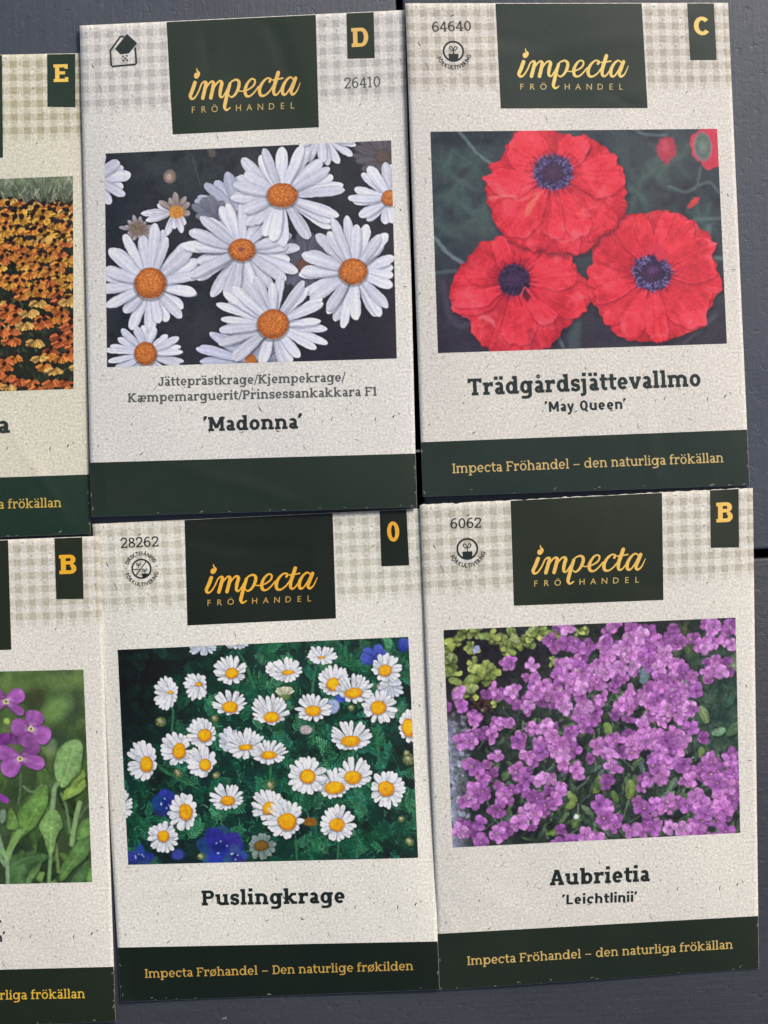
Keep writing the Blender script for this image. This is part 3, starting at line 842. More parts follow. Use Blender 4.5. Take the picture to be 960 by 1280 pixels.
def picture_giant_daisies():
    s = Picture([(50, 77), (910, 37), (927, 692), (57, 718)], 1.4 / 2.4, 5, (44, 48, 54))
    f = s.fbm(120); g = s.fbm(40)
    s.wash((f - .48) * 2.2, (58, 66, 66)); s.wash((g - .55) * 2.5, (33, 36, 42))
    yy = np.linspace(0, 1, s.Hh)[:, None]; xx = np.linspace(0, 1, s.W)[None, :]
    s.wash(np.clip(xx * 1.3 + yy * 1.4 - 1.45, 0, .8), (40, 37, 48))
    for _ in range(60):
        x, y = s.r.uniform(50, 620), s.r.uniform(60, 560); t = s.r.uniform(0, 6.3); l = s.r.uniform(20, 70)
        s.stroke([(x, y), (x + l * math.cos(t), y + l * math.sin(t))], s.r.uniform(4, 12), s.r.choice([(60, 72, 66), (70, 80, 78), (36, 40, 44)]), 6, .22)
    s.stroke([(310, 80), (335, 170)], 5, (92, 100, 96), 3, .4); s.stroke([(365, 60), (372, 78)], 20, (150, 135, 120), 5, .4)
    W = (222, 225, 237); SH = (178, 184, 208)
    dim = dict(wid=.75, white=(150, 154, 176), shadow=(104, 108, 128), disc=(150, 96, 70), rim=(110, 66, 48))
    D = dict(white=W, shadow=SH, disc=(190, 110, 54), rim=(150, 82, 42), grain=.32, streak=.03, wid=.84, jag=.13, ajit=.15, blunt=.70, edge=.12, under=.2)
    s.daisy(655, 395, 95, 90, 652, 412, 28, 26, 16, **dict(dim, white=(104, 106, 122), shadow=(80, 82, 96), disc=(110, 78, 66), rim=(80, 56, 50)), soft=4, alpha=.8, under=.1)
    s.daisy(860, 70, 70, 60, 885, 85, 24, 22, 14, **dict(dim, white=(110, 104, 110), shadow=(80, 76, 84), disc=(96, 82, 76), rim=(76, 66, 62)), soft=5, alpha=.8, under=.1)
    s.daisy(36, 155, 84, 78, 20, 150, 5, 5, 15, **D)
    s.daisy(905, 205, 112, 92, 906, 208, 24, 24, 18, **D)
    s.daisy(712, 36, 96, 74, 700, 20, 10, 10, 17, **D)
    s.daisy(430, 225, 105, 92, 450, 250, 6, 6, 17, **dict(D, white=(188, 193, 215)))
    s.daisy(360, 245, 50, 42, 380, 260, 1, 1, 9, **dict(D, white=(120, 124, 140), shadow=(86, 90, 104)), soft=3)
    s.daisy(475, 665, 140, 82, 488, 698, 14, 12, 20, **dict(D, white=(196, 200, 222)))
    s.ellipse(485, 695, 16, 16, (196, 116, 58), soft=2)
    # half-open and withered heads
    for a, l in ((175, 105), (160, 95), (200, 60), (110, 88), (95, 60), (60, 55), (75, 74)):
        t = math.radians(a); s.petal(262, 248, 262 + l * math.cos(t), 248 + l * .9 * math.sin(t), 22, (170, 168, 180), W, edge=.15)
    for a, l in ((-60, 52), (-95, 58), (-120, 46), (-35, 46), (-150, 62), (10, 40)):
        t = math.radians(a); s.petal(265, 250, 265 + l * math.cos(t), 250 + l * math.sin(t), 20, (112, 98, 88), (170, 160, 158), edge=.25)
    s.ellipse(264, 252, 23, 20, (192, 132, 62), soft=3, grain=.2)
    s.ellipse(244, 145, 19, 20, (130, 112, 104), soft=4, grain=.15); s.ellipse(242, 146, 9, 10, (176, 156, 140), soft=3)
    for i in range(16):
        t = i * .393 + s.r.uniform(-.15, .15); l = s.r.uniform(34, 62)
        s.petal(150, 302, 150 + l * math.cos(t), 302 + l * .75 * math.sin(t), 15, (96, 84, 78), (176, 170, 178), edge=.3, soft=1.6)
    s.ellipse(148, 300, 26, 20, (120, 104, 92), soft=6, grain=.25)
    s.daisy(188, 452, 146, 150, 186, 464, 47, 47, 25, **D)
    s.daisy(166, 680, 110, 92, 172, 677, 33, 35, 24, **D)
    s.daisy(458, 376, 160, 142, 460, 364, 40, 34, 27, **D)
    s.daisy(595, 195, 160, 146, 580, 201, 46, 36, 26, **D)
    s.daisy(784, 430, 146, 154, 795, 429, 42, 39, 27, **D)
    s.daisy(548, 582, 168, 136, 553, 588, 46, 44, 28, **D)
    for (x, y, rx, ry) in ((186, 464, 48, 48), (460, 364, 41, 35), (580, 201, 47, 37), (795, 429, 43, 40), (553, 588, 47, 45), (172, 677, 33, 35)):
        for i in range(70):
            q = math.sqrt((i + .5) / 70); t = i * 2.39996
            s.ellipse(x + rx * .92 * q * math.cos(t), y + ry * .92 * q * math.sin(t), 2.6, 2.6, (140, 74, 30) if i % 2 else (226, 150, 78), soft=1.2, alpha=.22)
    s.ellipse(458, 362, 9, 6, (120, 60, 70), soft=2, alpha=.7)
    s.wash(s.noise(3) * .10, (120, 122, 130))
    return s.natural(0.9, .05)

def ruffled(s, cx, cy, R, n=90, amp=.03, seed=0):
    """R: list of (angle deg, radius) -> closed outline with a crimped edge"""
    R = sorted((a % 360, r) for a, r in R); A = np.array([R[-1][0] - 360] + [a for a, _ in R] + [R[0][0] + 360]); Q = np.array([R[-1][1]] + [r for _, r in R] + [R[0][1]])
    t = np.linspace(0, 360, n, endpoint=False); r = np.interp(t, A, Q)
    g = np.random.default_rng(seed); j = g.normal(0, amp, n); j = (j + np.roll(j, 1)) * .7
    r = r * (1 + j); t = np.radians(t)
    return [(cx + q * math.cos(a), cy + q * math.sin(a)) for a, q in zip(t, r)]

def picture_poppies():
    s = Picture([(20, 36), (902, 27), (932, 688), (43, 717)], 1.4 / 2.4615, 8, (52, 64, 68))
    f = s.fbm(110); g = s.fbm(50)
    s.wash((f - .50) * 2.4, (70, 88, 86)); s.wash((g - .52) * 3, (38, 44, 52))
    yy = np.linspace(0, 1, s.Hh)[:, None]; xx = np.linspace(0, 1, s.W)[None, :]
    s.wash(np.clip(yy * 1.6 - .75, 0, .75) * (0.6 + .6 * g), (46, 40, 54))
    for (x, y) in ((110, 190), (95, 240), (140, 130), (60, 150), (700, 160), (660, 220), (760, 120), (180, 300), (60, 330), (860, 320)):
        for k in range(12):
            t = s.r.uniform(0, 6.28); l = s.r.uniform(30, 95)
            s.petal(x, y, x + l * math.cos(t), y + l * math.sin(t), 22, (70, 94, 88), (78, 106, 98), soft=11, alpha=.34, blunt=.4)
    P = (118, 142, 142)
    s.stroke([(105, 30), (150, 85), (185, 120), (222, 143)], 8, P, 4, .75)
    s.stroke([(640, 26), (680, 42), (720, 46), (748, 44)], 7, P, 5, .6)
    s.stroke([(852, 148), (838, 205), (800, 220), (758, 205)], 8, (98, 122, 116), 5, .65)
    s.stroke([(846, 200), (880, 192), (905, 222)], 6, P, 5, .55)
    s.stroke([(30, 360), (70, 405), (122, 442)], 12, (120, 138, 146), 3, .75)
    s.stroke([(36, 470), (100, 463)], 10, (92, 108, 112), 4, .6); s.stroke([(830, 305), (910, 303)], 10, (100, 122, 122), 5, .6)
    s.stroke([(876, 330), (878, 380)], 16, (106, 132, 132), 6, .6); s.stroke([(880, 425), (920, 424)], 14, (110, 134, 134), 5, .6)
    s.stroke([(60, 500), (75, 590), (105, 632), (140, 625)], 18, (92, 80, 100), 8, .45)
    s.stroke([(470, 600), (462, 700)], 36, (76, 96, 96), 8, .6); s.stroke([(412, 660), (430, 700)], 10, (110, 130, 132), 3, .6)
    s.stroke([(800, 690), (900, 600)], 10, (84, 92, 98), 5, .5)
    RED = (220, 46, 60)
    # bud, sliver and half-seen flower behind
    s.poly(ruffled(s, 748, 90, [(0, 30), (60, 36), (90, 42), (180, 28), (270, 40)], 40, .06, 3), (176, 52, 68), 3, .95, .1)
    s.ellipse(742, 80, 12, 20, (206, 84, 100), soft=5, alpha=.6)
    s.poly(ruffled(s, 878, 92, [(0, 60), (90, 62), (120, 45), (180, 58), (270, 80), (330, 70)], 40, .06, 4), (206, 58, 76), 2, 1, .1)
    s.ellipse(858, 82, 28, 44, (160, 168, 172), soft=5); s.ellipse(858, 82, 25, 41, (110, 132, 120), soft=6, grain=.1, dome=.35)
    s.poly([(808, 270), (830, 240), (850, 236), (846, 252), (820, 272)], (206, 62, 66), 2.5, .95)
    rng = s.np
    def poppy(cx, cy, R, dx, dy, drx, dry, folds, seed, dark=.0, redish=RED, gap=None):
        out = ruffled(s, cx, cy, R, 130, .021, seed)
        rd = random.Random(seed)
        ccx, ccy = s.pt(dx, dy); tab = rng.random(400); big = s.fbm(70); fine = s.fbm(14, 3); med = s.fbm(34, 2)
        def shade_for(a_shift, inner, edge_lo, sc=1.0):
            def shade(xx, yy, d):
                a = np.arctan2(yy - ccy, xx - ccx); r = np.hypot(xx - ccx, yy - ccy) / (200 * s.k)
                k = ((a + math.pi + a_shift) / (2 * math.pi) % 1.0) * 398
                i = np.clip(k.astype(int), 0, 398); fr = k - i
                st = tab[i] * (1 - fr) + tab[i + 1] * fr
                k2 = (k * 2.7) % 398; i2 = k2.astype(int); st2 = tab[i2] * (1 - (k2 - i2)) + tab[i2 + 1] * (k2 - i2)
                nb = big[yy, xx]; nf = fine[yy, xx]; nm = med[yy, xx]
                v = .86 + .11 * (st - .5) + .07 * (st2 - .5) + .34 * (nb - .45) + .18 * (nf - .5) * np.clip(r, 0, 1) + .20 * (nm - .5) * np.clip(r, .2, 1)
                v += inner * np.clip(r, 0, 1.1)
                v -= edge_lo * np.exp(-np.clip(d, 0, 99) / 2.0)
                v = v * sc * 1.12
                hl = np.clip((v - 1.0) * 1.6, 0, .5) + np.clip(nf * nm * 1.6 - .42, 0, .4) * np.clip(r, 0, 1)
                return np.stack([v, v + hl * .9, v + hl * .55], -1)
            return shade
        s.poly([(x + 5, y + 8) for x, y in out], (24, 22, 30), 10, .55)
        s.poly(out, redish, 1.4, 1, .05, shade_for(0, .06, .10, .92))
        # petals as folded fans: (from deg, to deg, reach, brightness)
        Rr = sorted((a % 360, r) for a, r in R); A = np.array([Rr[-1][0] - 360] + [a for a, _ in Rr] + [Rr[0][0] + 360]); Q = np.array([Rr[-1][1]] + [r for _, r in Rr] + [Rr[0][1]])
        for n_, (a0, a1, reach, br) in enumerate(folds):
            pts = [(dx, dy)]
            m = 28; ph = rd.uniform(0, 6)
            for i in range(m + 1):
                q = i / m; a = a0 + (a1 - a0) * q
                rad = np.interp(a % 360, A, Q) * reach * (1 - .42 * abs(2 * q - 1) ** 3.4) * (1 + .02 * math.sin(a * .5 + ph) + .03 * math.sin(a * .21 + ph * 2) + rd.uniform(-.014, .014))
                pts.append((cx + rad * math.cos(math.radians(a)), cy + rad * math.sin(math.radians(a))))
            s.poly([(x + 2, y + 4) for x, y in pts], (112, 16, 36), 7, .50)
            s.poly([(x, y) for x, y in pts], [min(255, v * br) for v in redish], 1.6, .95, .05, shade_for(rd.uniform(0, 2), .08, -.10 if br > 1 else .06, 1.0))
            for e in (a0 + 4, a1 - 4):                   # dark crease beside each fold
                c_, n1 = math.cos(math.radians(e)), math.sin(math.radians(e)); rad = np.interp(e % 360, A, Q) * reach * .62
                s.stroke([(dx + c_ * drx * .9, dy + n1 * dry * .9), (dx + c_ * rad * .6, dy + n1 * rad * .62), (cx + c_ * rad * .9, cy + n1 * rad * .9)], 5, (136, 22, 44), 4.5, .30, 1.5)
        for i in range(22):                              # fine veins
            a = rd.uniform(0, 6.283); r0 = rd.uniform(.35, .7) * 190; r1 = r0 + rd.uniform(30, 70); b = rd.random()
            s.stroke([(dx + r0 * math.cos(a), dy + r0 * math.sin(a)), (dx + r1 * math.cos(a + .05), dy + r1 * math.sin(a + .05))], 2.5, (250, 110, 116) if b > .5 else (166, 30, 52), 3, .16)
        # dark blotches at the petal bases
        for i in range(46):
            a = i / 46 * 6.283 + rd.uniform(-.07, .07); l = rd.uniform(1.15, 1.75 if dark else 1.5)
            s.stroke([(dx + drx * .7 * math.cos(a), dy + dry * .7 * math.sin(a)), (dx + drx * l * math.cos(a), dy + dry * l * math.sin(a))], 6, (70, 14, 40), 3, .5, 1.5)
        # stamens
        s.ellipse(dx, dy, drx * .98, dry * .98, (46, 36, 66), soft=5)
        for i in range(330):
            q = math.sqrt(rd.uniform(.30, 1.06)); a = rd.uniform(0, 6.283)
            if gap and gap[0] < math.degrees(a) < gap[1] and q > .5: continue
            x, y = dx + drx * q * math.cos(a), dy + dry * q * math.sin(a); l = rd.uniform(2, 6)
            col = rd.choice([(92, 84, 138), (112, 106, 162), (60, 50, 92), (34, 26, 50), (128, 122, 176)] if not dark else [(38, 28, 48), (54, 40, 70), (26, 20, 34), (80, 66, 100)])
            s.stroke([(x, y), (x + l * math.cos(a), y + l * math.sin(a))], 3.4, col, 1.1, .85)
        s.ellipse(dx - 2, dy, drx * .55, dry * .5, (58, 38, 66) if not dark else (56, 42, 74), soft=6, alpha=.85, grain=.2)
        for i in range(22):
            a = i / 22 * 6.283; s.stroke([(dx - 2, dy), (dx - 2 + drx * .5 * math.cos(a), dy + dry * .45 * math.sin(a))], 1.6, (112, 74, 104) if i % 2 else (44, 28, 50), 1, .6)
    poppy(292, 535, [(0, 222), (12, 218), (25, 190), (40, 175), (55, 185), (75, 195), (100, 205), (120, 190), (140, 185), (150, 165), (165, 205), (180, 214), (195, 204), (210, 190), (225, 190), (235, 200), (247, 178), (258, 195), (270, 195), (285, 200), (305, 205), (320, 195), (340, 200)],
          280, 493, 46, 46, [(95, 150, 1.0, .90), (30, 95, .98, .94), (150, 192, 1.0, .97), (-8, 34, .98, 1.0), (55, 120, .78, 1.04), (192, 236, .97, .99), (236, 262, .98, 1.04), (262, 300, .9, .98), (298, 356, .98, 1.02), (160, 188, .93, 1.06), (20, 58, .76, 1.05)], 11, dark=1)
    s.poly([(165, 612), (180, 598), (200, 600), (218, 618), (222, 640), (205, 622), (185, 612)], (232, 108, 114), 3, .75)
    s.stroke([(300, 540), (312, 515), (326, 530)], 5, (226, 84, 88), 2, .9); s.poly([(305, 540), (314, 520), (330, 545), (322, 560)], (60, 20, 40), 3, .7)
    s.poly([(318, 635), (340, 640), (352, 690), (330, 712), (322, 680)], (150, 34, 52), 6, .5)
    poppy(704, 478, [(0, 206), (15, 212), (30, 202), (45, 215), (60, 208), (75, 206), (90, 210), (105, 208), (120, 212), (135, 205), (150, 192), (165, 200), (180, 206), (192, 192), (205, 200), (218, 214), (230, 214), (245, 205), (258, 195), (268, 194), (278, 213), (288, 206), (305, 205), (318, 208), (332, 214), (342, 196), (352, 194)],
          703, 470, 58, 54, [(120, 160, 1.0, .96), (160, 200, 1.0, .98), (96, 128, .97, 1.0), (190, 236, .99, 1.0), (226, 272, 1.0, 1.03), (145, 172, .95, 1.05), (8, 70, 1.0, 1.01), (70, 100, .98, 1.05), (272, 322, 1.0, 1.04), (312, 372, 1.0, 1.02)], 12, gap=(265, 312))
    s.poly([(676, 425), (690, 412), (712, 410), (716, 428), (724, 436), (745, 425), (750, 412), (720, 380), (690, 395)], (214, 50, 72), 2.5, .9)
    s.ellipse(706, 462, 14, 10, (96, 62, 120), soft=5, alpha=.7)
    poppy(414, 222, [(0, 212), (15, 212), (30, 205), (45, 190), (60, 195), (72, 198), (90, 188), (110, 186), (130, 205), (150, 212), (165, 212), (174, 226), (180, 214), (190, 240), (195, 210), (203, 226), (210, 200), (225, 218), (240, 225), (255, 210), (265, 200), (276, 176), (288, 186), (300, 196), (312, 195), (325, 212), (340, 205)],
          400, 162, 60, 54, [(92, 134, 1.0, .93), (60, 98, .99, .96), (10, 66, 1.0, .98), (132, 176, 1.0, .98), (120, 150, .94, 1.02), (205, 262, 1.0, 1.02), (172, 208, .97, 1.06), (268, 310, 1.0, 1.03), (310, 368, .99, 1.0), (35, 80, .80, 1.08), (78, 108, .78, 1.06)], 13)
    s.poly([(312, 300), (318, 262), (345, 235), (370, 215), (350, 245), (330, 285)], (240, 120, 96), 4, .75)
    s.stroke([(205, 240), (255, 232), (300, 245), (350, 225)], 9, (242, 138, 120), 5, .55, 4)
    for _ in range(40):                                  # crimped light patches of the upper flower's right side
        x, y = s.r.gauss(500, 42), s.r.gauss(285, 26); a = s.r.uniform(-.6, .9); l = s.r.uniform(8, 24)
        s.stroke([(x, y), (x + l * math.cos(a), y + l * math.sin(a))], s.r.uniform(3, 7), s.r.choice([(240, 112, 112), (236, 96, 104), (190, 40, 62)]), 4, .35)
    s.stroke([(376, 345), (410, 366), (445, 372), (500, 345)], 6, (238, 116, 118), 4, .5)
    s.poly([(498, 112), (512, 92), (520, 82), (512, 104)], (60, 26, 40), 3, .7)
    s.poly([(340, 384), (400, 408), (470, 412), (430, 420), (360, 405)], (150, 40, 60), 6, .45)
    s.soften(1)
    s.wash(.10 + 0 * xx * yy, (120, 104, 118)); s.wash(s.noise(3) * .07, (150, 140, 150))
    return s.natural(1.4, .07)

def picture_small_daisies():
    s = Picture([(17, 55), (912, 15), (942, 695), (50, 716)], 1.45 / 2.4615, 21, (20, 52, 46))
    xx = np.linspace(0, 1, s.W)[None, :]; yy = np.linspace(0, 1, s.Hh)[:, None]
    f = s.fbm(70); s.wash((f - .5) * 2.4, (16, 34, 36))
    G = [(44, 110, 76), (60, 136, 94), (32, 90, 66), (82, 154, 110), (24, 66, 56), (50, 122, 96)]
    for _ in range(620):
        x, y = s.r.uniform(20, 950), s.r.uniform(30, 730)
        d = max(0.0, 1 - (math.hypot((x - 60) / 190, (y - 150) / 230)))
        if s.r.random() < d * 1.5: continue
        dk = .62 + .45 * s.r.random()
        s.fern(x, y, s.r.uniform(34, 74), s.r.uniform(-2.7, -.4) if s.r.random() < .8 else s.r.uniform(0, 6.28), [v * dk for v in s.r.choice(G)], .9, .9, 7, .085)
    for _ in range(420):                                 # fine lit leaf tips
        x, y = s.r.uniform(20, 950), s.r.uniform(60, 720); t = s.r.uniform(-2.6, -.3); l = s.r.uniform(8, 22); b = s.r.uniform(-.5, .5)
        s.stroke([(x, y), (x + l * .5 * math.cos(t), y + l * .5 * math.sin(t)), (x + l * math.cos(t + b), y + l * math.sin(t + b))], 3.2, s.r.choice([(92, 164, 118), (74, 148, 104), (112, 176, 132), (60, 130, 96)]), 1, .6, 1)
    s.wash(np.clip(1.25 - np.hypot((xx - .04) / .20, (yy - .13) / .36), 0, .80), (14, 25, 27))
    s.wash(np.clip(.9 - np.hypot((xx - .30) / .20, (yy - .08) / .12), 0, .55), (14, 28, 30))
    s.wash(np.clip(.9 - np.hypot((xx - .14) / .07, (yy - .60) / .09), 0, .6), (14, 25, 26))
    s.wash(np.clip(.9 - np.hypot((xx - .20) / .22, (yy - .95) / .10), 0, .6), (16, 28, 34))
    s.wash(np.clip(.9 - np.hypot((xx - .93) / .09, (yy - .15) / .10), 0, .5), (16, 30, 36))
    s.wash(np.clip(.9 - np.hypot((xx - .99) / .10, (yy - .52) / .10), 0, .6), (14, 26, 28))
    for _ in range(70):
        x, y = s.r.uniform(20, 330), s.r.uniform(50, 330)
        s.fern(x, y, s.r.uniform(26, 46), s.r.uniform(0, 6.28), s.r.choice([(24, 56, 46), (20, 46, 42), (30, 72, 54)]), 1.4, .45)
    for p in ([(612, 180), (618, 130), (632, 95)], [(818, 400), (815, 340), (820, 280)], [(735, 420), (742, 350)], [(480, 470), (484, 400)], [(560, 640), (565, 700)], [(690, 700), (694, 640)], [(430, 170), (410, 110), (385, 60)], [(180, 300), (185, 240), (170, 225)], [(615, 340), (616, 280)], [(150, 420), (200, 450), (260, 480)]):
        s.stroke(p, 9, (54, 108, 70), 2, .85, 6)
    BL = (48, 64, 126)
    def blue(x, y, rx, ry, n):
        for i in range(n):
            t = i * 2.4; s.ellipse(x + rx * .5 * math.cos(t), y + ry * .5 * math.sin(t), rx * .62, ry * .55, [v * s.r.uniform(.7, 1.25) for v in BL], t, 3, .95, .06)
        s.ellipse(x, y, rx * .4, ry * .4, (24, 38, 96), soft=10, alpha=.7)
        for i in range(5):
            t = s.r.uniform(0, 6.28); s.ellipse(x + rx * .3 * math.cos(t), y + ry * .35 * math.sin(t), 3, 3, (186, 196, 220), soft=1.5, alpha=.6)
    blue(160, 527, 38, 44, 6); blue(330, 662, 66, 54, 8); blue(372, 690, 38, 30, 4); blue(84, 692, 42, 28, 5)
    s.ellipse(200, 685, 20, 16, (60, 68, 150), soft=6)
    for a in (230, 290, 330, 200): s.petal(805, 92, 805 + 46 * math.cos(math.radians(a)), 92 + 56 * math.sin(math.radians(a)), 36, (50, 62, 140), (78, 96, 186), soft=3)
    s.petal(895, 60, 900, 20, 40, (36, 50, 130), (70, 84, 170), soft=3); s.ellipse(700, 200, 18, 16, (62, 84, 176), soft=4); s.ellipse(672, 228, 24, 22, (150, 164, 196), soft=4)
    for (x, y, r) in ((147, 275, 19), (200, 432, 17), (312, 265, 15), (315, 440, 14), (482, 470, 18), (912, 390, 22), (890, 575, 12), (915, 645, 16), (906, 372, 12), (733, 232, 12), (270, 690, 13), (820, 170, 14)):
        s.ellipse(x, y, r * .9, r * .85, (74, 88, 54), soft=2.5)
        for i in range(6):
            t = i * 1.047 + x; s.petal(x, y, x + r * .8 * math.cos(t), y + r * .8 * math.sin(t), r * .4, (176, 174, 130), (104, 112, 70), soft=1.4, alpha=.7)
        s.ellipse(x - r * .2, y - r * .25, r * .3, r * .25, (200, 198, 166), soft=2.5, alpha=.6)
    s.ellipse(604, 583, 22, 14, (132, 88, 34), soft=3, grain=.2); s.ellipse(592, 300, 18, 14, (168, 158, 160), soft=3, grain=.2)
    k = dict(white=(236, 239, 242), shadow=(172, 182, 192), disc=(236, 172, 28), rim=(198, 124, 16), grain=.10, wid=.86, jag=.09, ajit=.14, blunt=.68)
    s.daisy(855, 172, 42, 34, 850, 160, 2, 2, 14, **dict(k, white=(204, 212, 224)))
    s.daisy(355, 330, 34, 40, 362, 345, 2, 2, 12, **dict(k, white=(206, 212, 222)))
    s.daisy(495, 115, 28, 26, 500, 118, 10, 6, 10, **k)
    s.daisy(275, 52, 43, 22, 280, 40, 2, 2, 13, **dict(k, white=(200, 208, 220)))
    s.daisy(378, 42, 34, 9, 380, 38, 2, 2, 10, **dict(k, white=(190, 198, 206)))
    s.daisy(525, 185, 30, 20, 525, 198, 4, 3, 13, **dict(k, white=(206, 210, 180), shadow=(120, 130, 90)), a0=190, a1=350)
    s.ellipse(525, 200, 18, 9, (96, 120, 66), soft=3)
    L = [(358, 117, 50, 46, 364, 127, 22, 18), (163, 188, 36, 50, 177, 185, 9, 6), (252, 167, 36, 43, 263, 160, 11, 7), (354, 215, 52, 38, 358, 230, 27, 19), (532, 116, 49, 37, 537, 125, 20, 8), (641, 70, 48, 29, 640, 79, 11, 5),
         (681, 147, 50, 46, 678, 160, 24, 22), (844, 110, 47, 43, 839, 118, 22, 20), (821, 230, 53, 53, 818, 232, 27, 24), (742, 173, 56, 44, 740, 187, 30, 17), (614, 232, 56, 43, 614, 241, 27, 17), (481, 238, 58, 47, 486, 261, 27, 18), (271, 308, 45, 46, 281, 316, 23, 23),
         (192, 358, 48, 53, 204, 364, 23, 27), (268, 393, 45, 50, 282, 407, 20, 21), (90, 395, 46, 60, 104, 404, 22, 28), (407, 342, 58, 46, 407, 354, 24, 11), (480, 368, 53, 38, 478, 378, 27, 13), (733, 318, 68, 44, 731, 334, 33, 18), (918, 285, 36, 52, 914, 293, 23, 31),
         (675, 465, 52, 46, 680, 478, 34, 22), (597, 442, 60, 60, 598, 443, 27, 26), (745, 432, 52, 48, 738, 446, 29, 22), (847, 482, 56, 60, 842, 482, 27, 26), (348, 506, 50, 42, 352, 517, 24, 17), (214, 552, 43, 58, 224, 553, 24, 29),
         (475, 530, 54, 48, 483, 543, 28, 24), (522, 572, 60, 60, 534, 583, 32, 31), (690, 588, 58, 55, 688, 592, 26, 23), (155, 632, 47, 48, 156, 628, 20, 22), (38, 530, 26, 42, 30, 540, 10, 30)]
    for q in L: s.daisy(*q[:6], q[6] * .88, q[7] * .88, n=17 if q[2] < 50 else 21, **k)
    s.daisy(457, 660, 42, 42, 455, 657, 22, 17, 15, **dict(k, white=(128, 146, 140), shadow=(84, 104, 96), disc=(120, 92, 40), rim=(84, 66, 32)))
    for q in L[-9:]:
        s.ellipse(q[4] - q[6] * .1, q[5] + q[7] * .1, q[6] * .45, q[7] * .4, (206, 134, 22), soft=6, alpha=.45, grain=.15)
    s.wash(s.noise(2.5) * .05, (120, 130, 130))
    return s.natural(1.1, .14)

AUB = [(60, 255), (70, 300), (105, 340), (192, 345), (95, 402), (165, 385), (245, 408), (180, 455), (105, 490), (135, 520), (135, 565), (200, 575), (95, 590), (190, 625), (60, 690), (125, 670), (205, 690), (130, 728), (250, 665), (290, 600), (330, 610), (300, 640), (245, 505), (275, 530), (335, 525), (375, 568), (430, 497), (290, 465), (320, 440), (365, 440), (390, 450),
       (218, 155), (293, 170), (170, 242), (235, 240), (215, 262), (275, 300), (300, 255), (325, 240), (370, 240), (385, 290), (335, 365), (300, 365), (415, 378), (412, 408), (350, 92), (402, 100), (440, 112), (470, 105), (430, 150), (395, 165), (420, 205), (455, 190), (500, 160), (430, 250), (460, 300), (490, 312), (440, 322), (510, 270), (545, 240), (450, 345), (500, 195), (480, 230), (400, 205), (375, 200),
       (550, 45), (520, 105), (555, 130), (570, 180), (540, 187), (600, 80), (640, 75), (625, 105), (660, 125), (590, 97), (690, 90), (730, 75), (640, 150), (690, 180), (735, 160), (770, 190), (735, 200), (710, 215), (600, 140), (665, 95), (710, 130), (755, 180), (665, 165), (610, 175),
       (600, 255), (650, 275), (600, 300), (575, 290), (640, 350), (700, 265), (720, 300), (765, 285), (810, 250), (740, 245), (755, 330), (795, 365), (745, 385), (700, 345), (790, 300), (690, 402), (655, 405), (705, 455), (740, 475), (500, 425), (555, 405), (540, 445), (545, 490), (610, 410), (605, 445), (640, 395), (700, 235), (770, 240), (680, 275), (715, 405), (690, 440),
       (850, 45), (855, 72), (840, 112), (825, 110), (868, 190), (845, 187), (920, 45), (920, 100), (885, 190),
       (660, 535), (708, 515), (790, 530), (830, 490), (855, 512), (845, 470), (885, 540), (928, 510), (918, 465), (810, 580), (780, 610), (845, 615), (880, 585), (895, 625), (930, 590), (920, 560), (830, 660), (645, 620), (685, 605), (715, 612), (725, 682), (670, 685), (802, 690), (770, 690), (905, 692),
       (505, 605), (518, 650), (555, 672), (605, 690), (465, 715), (495, 722), (430, 724), (395, 728), (400, 48), (745, 100)]
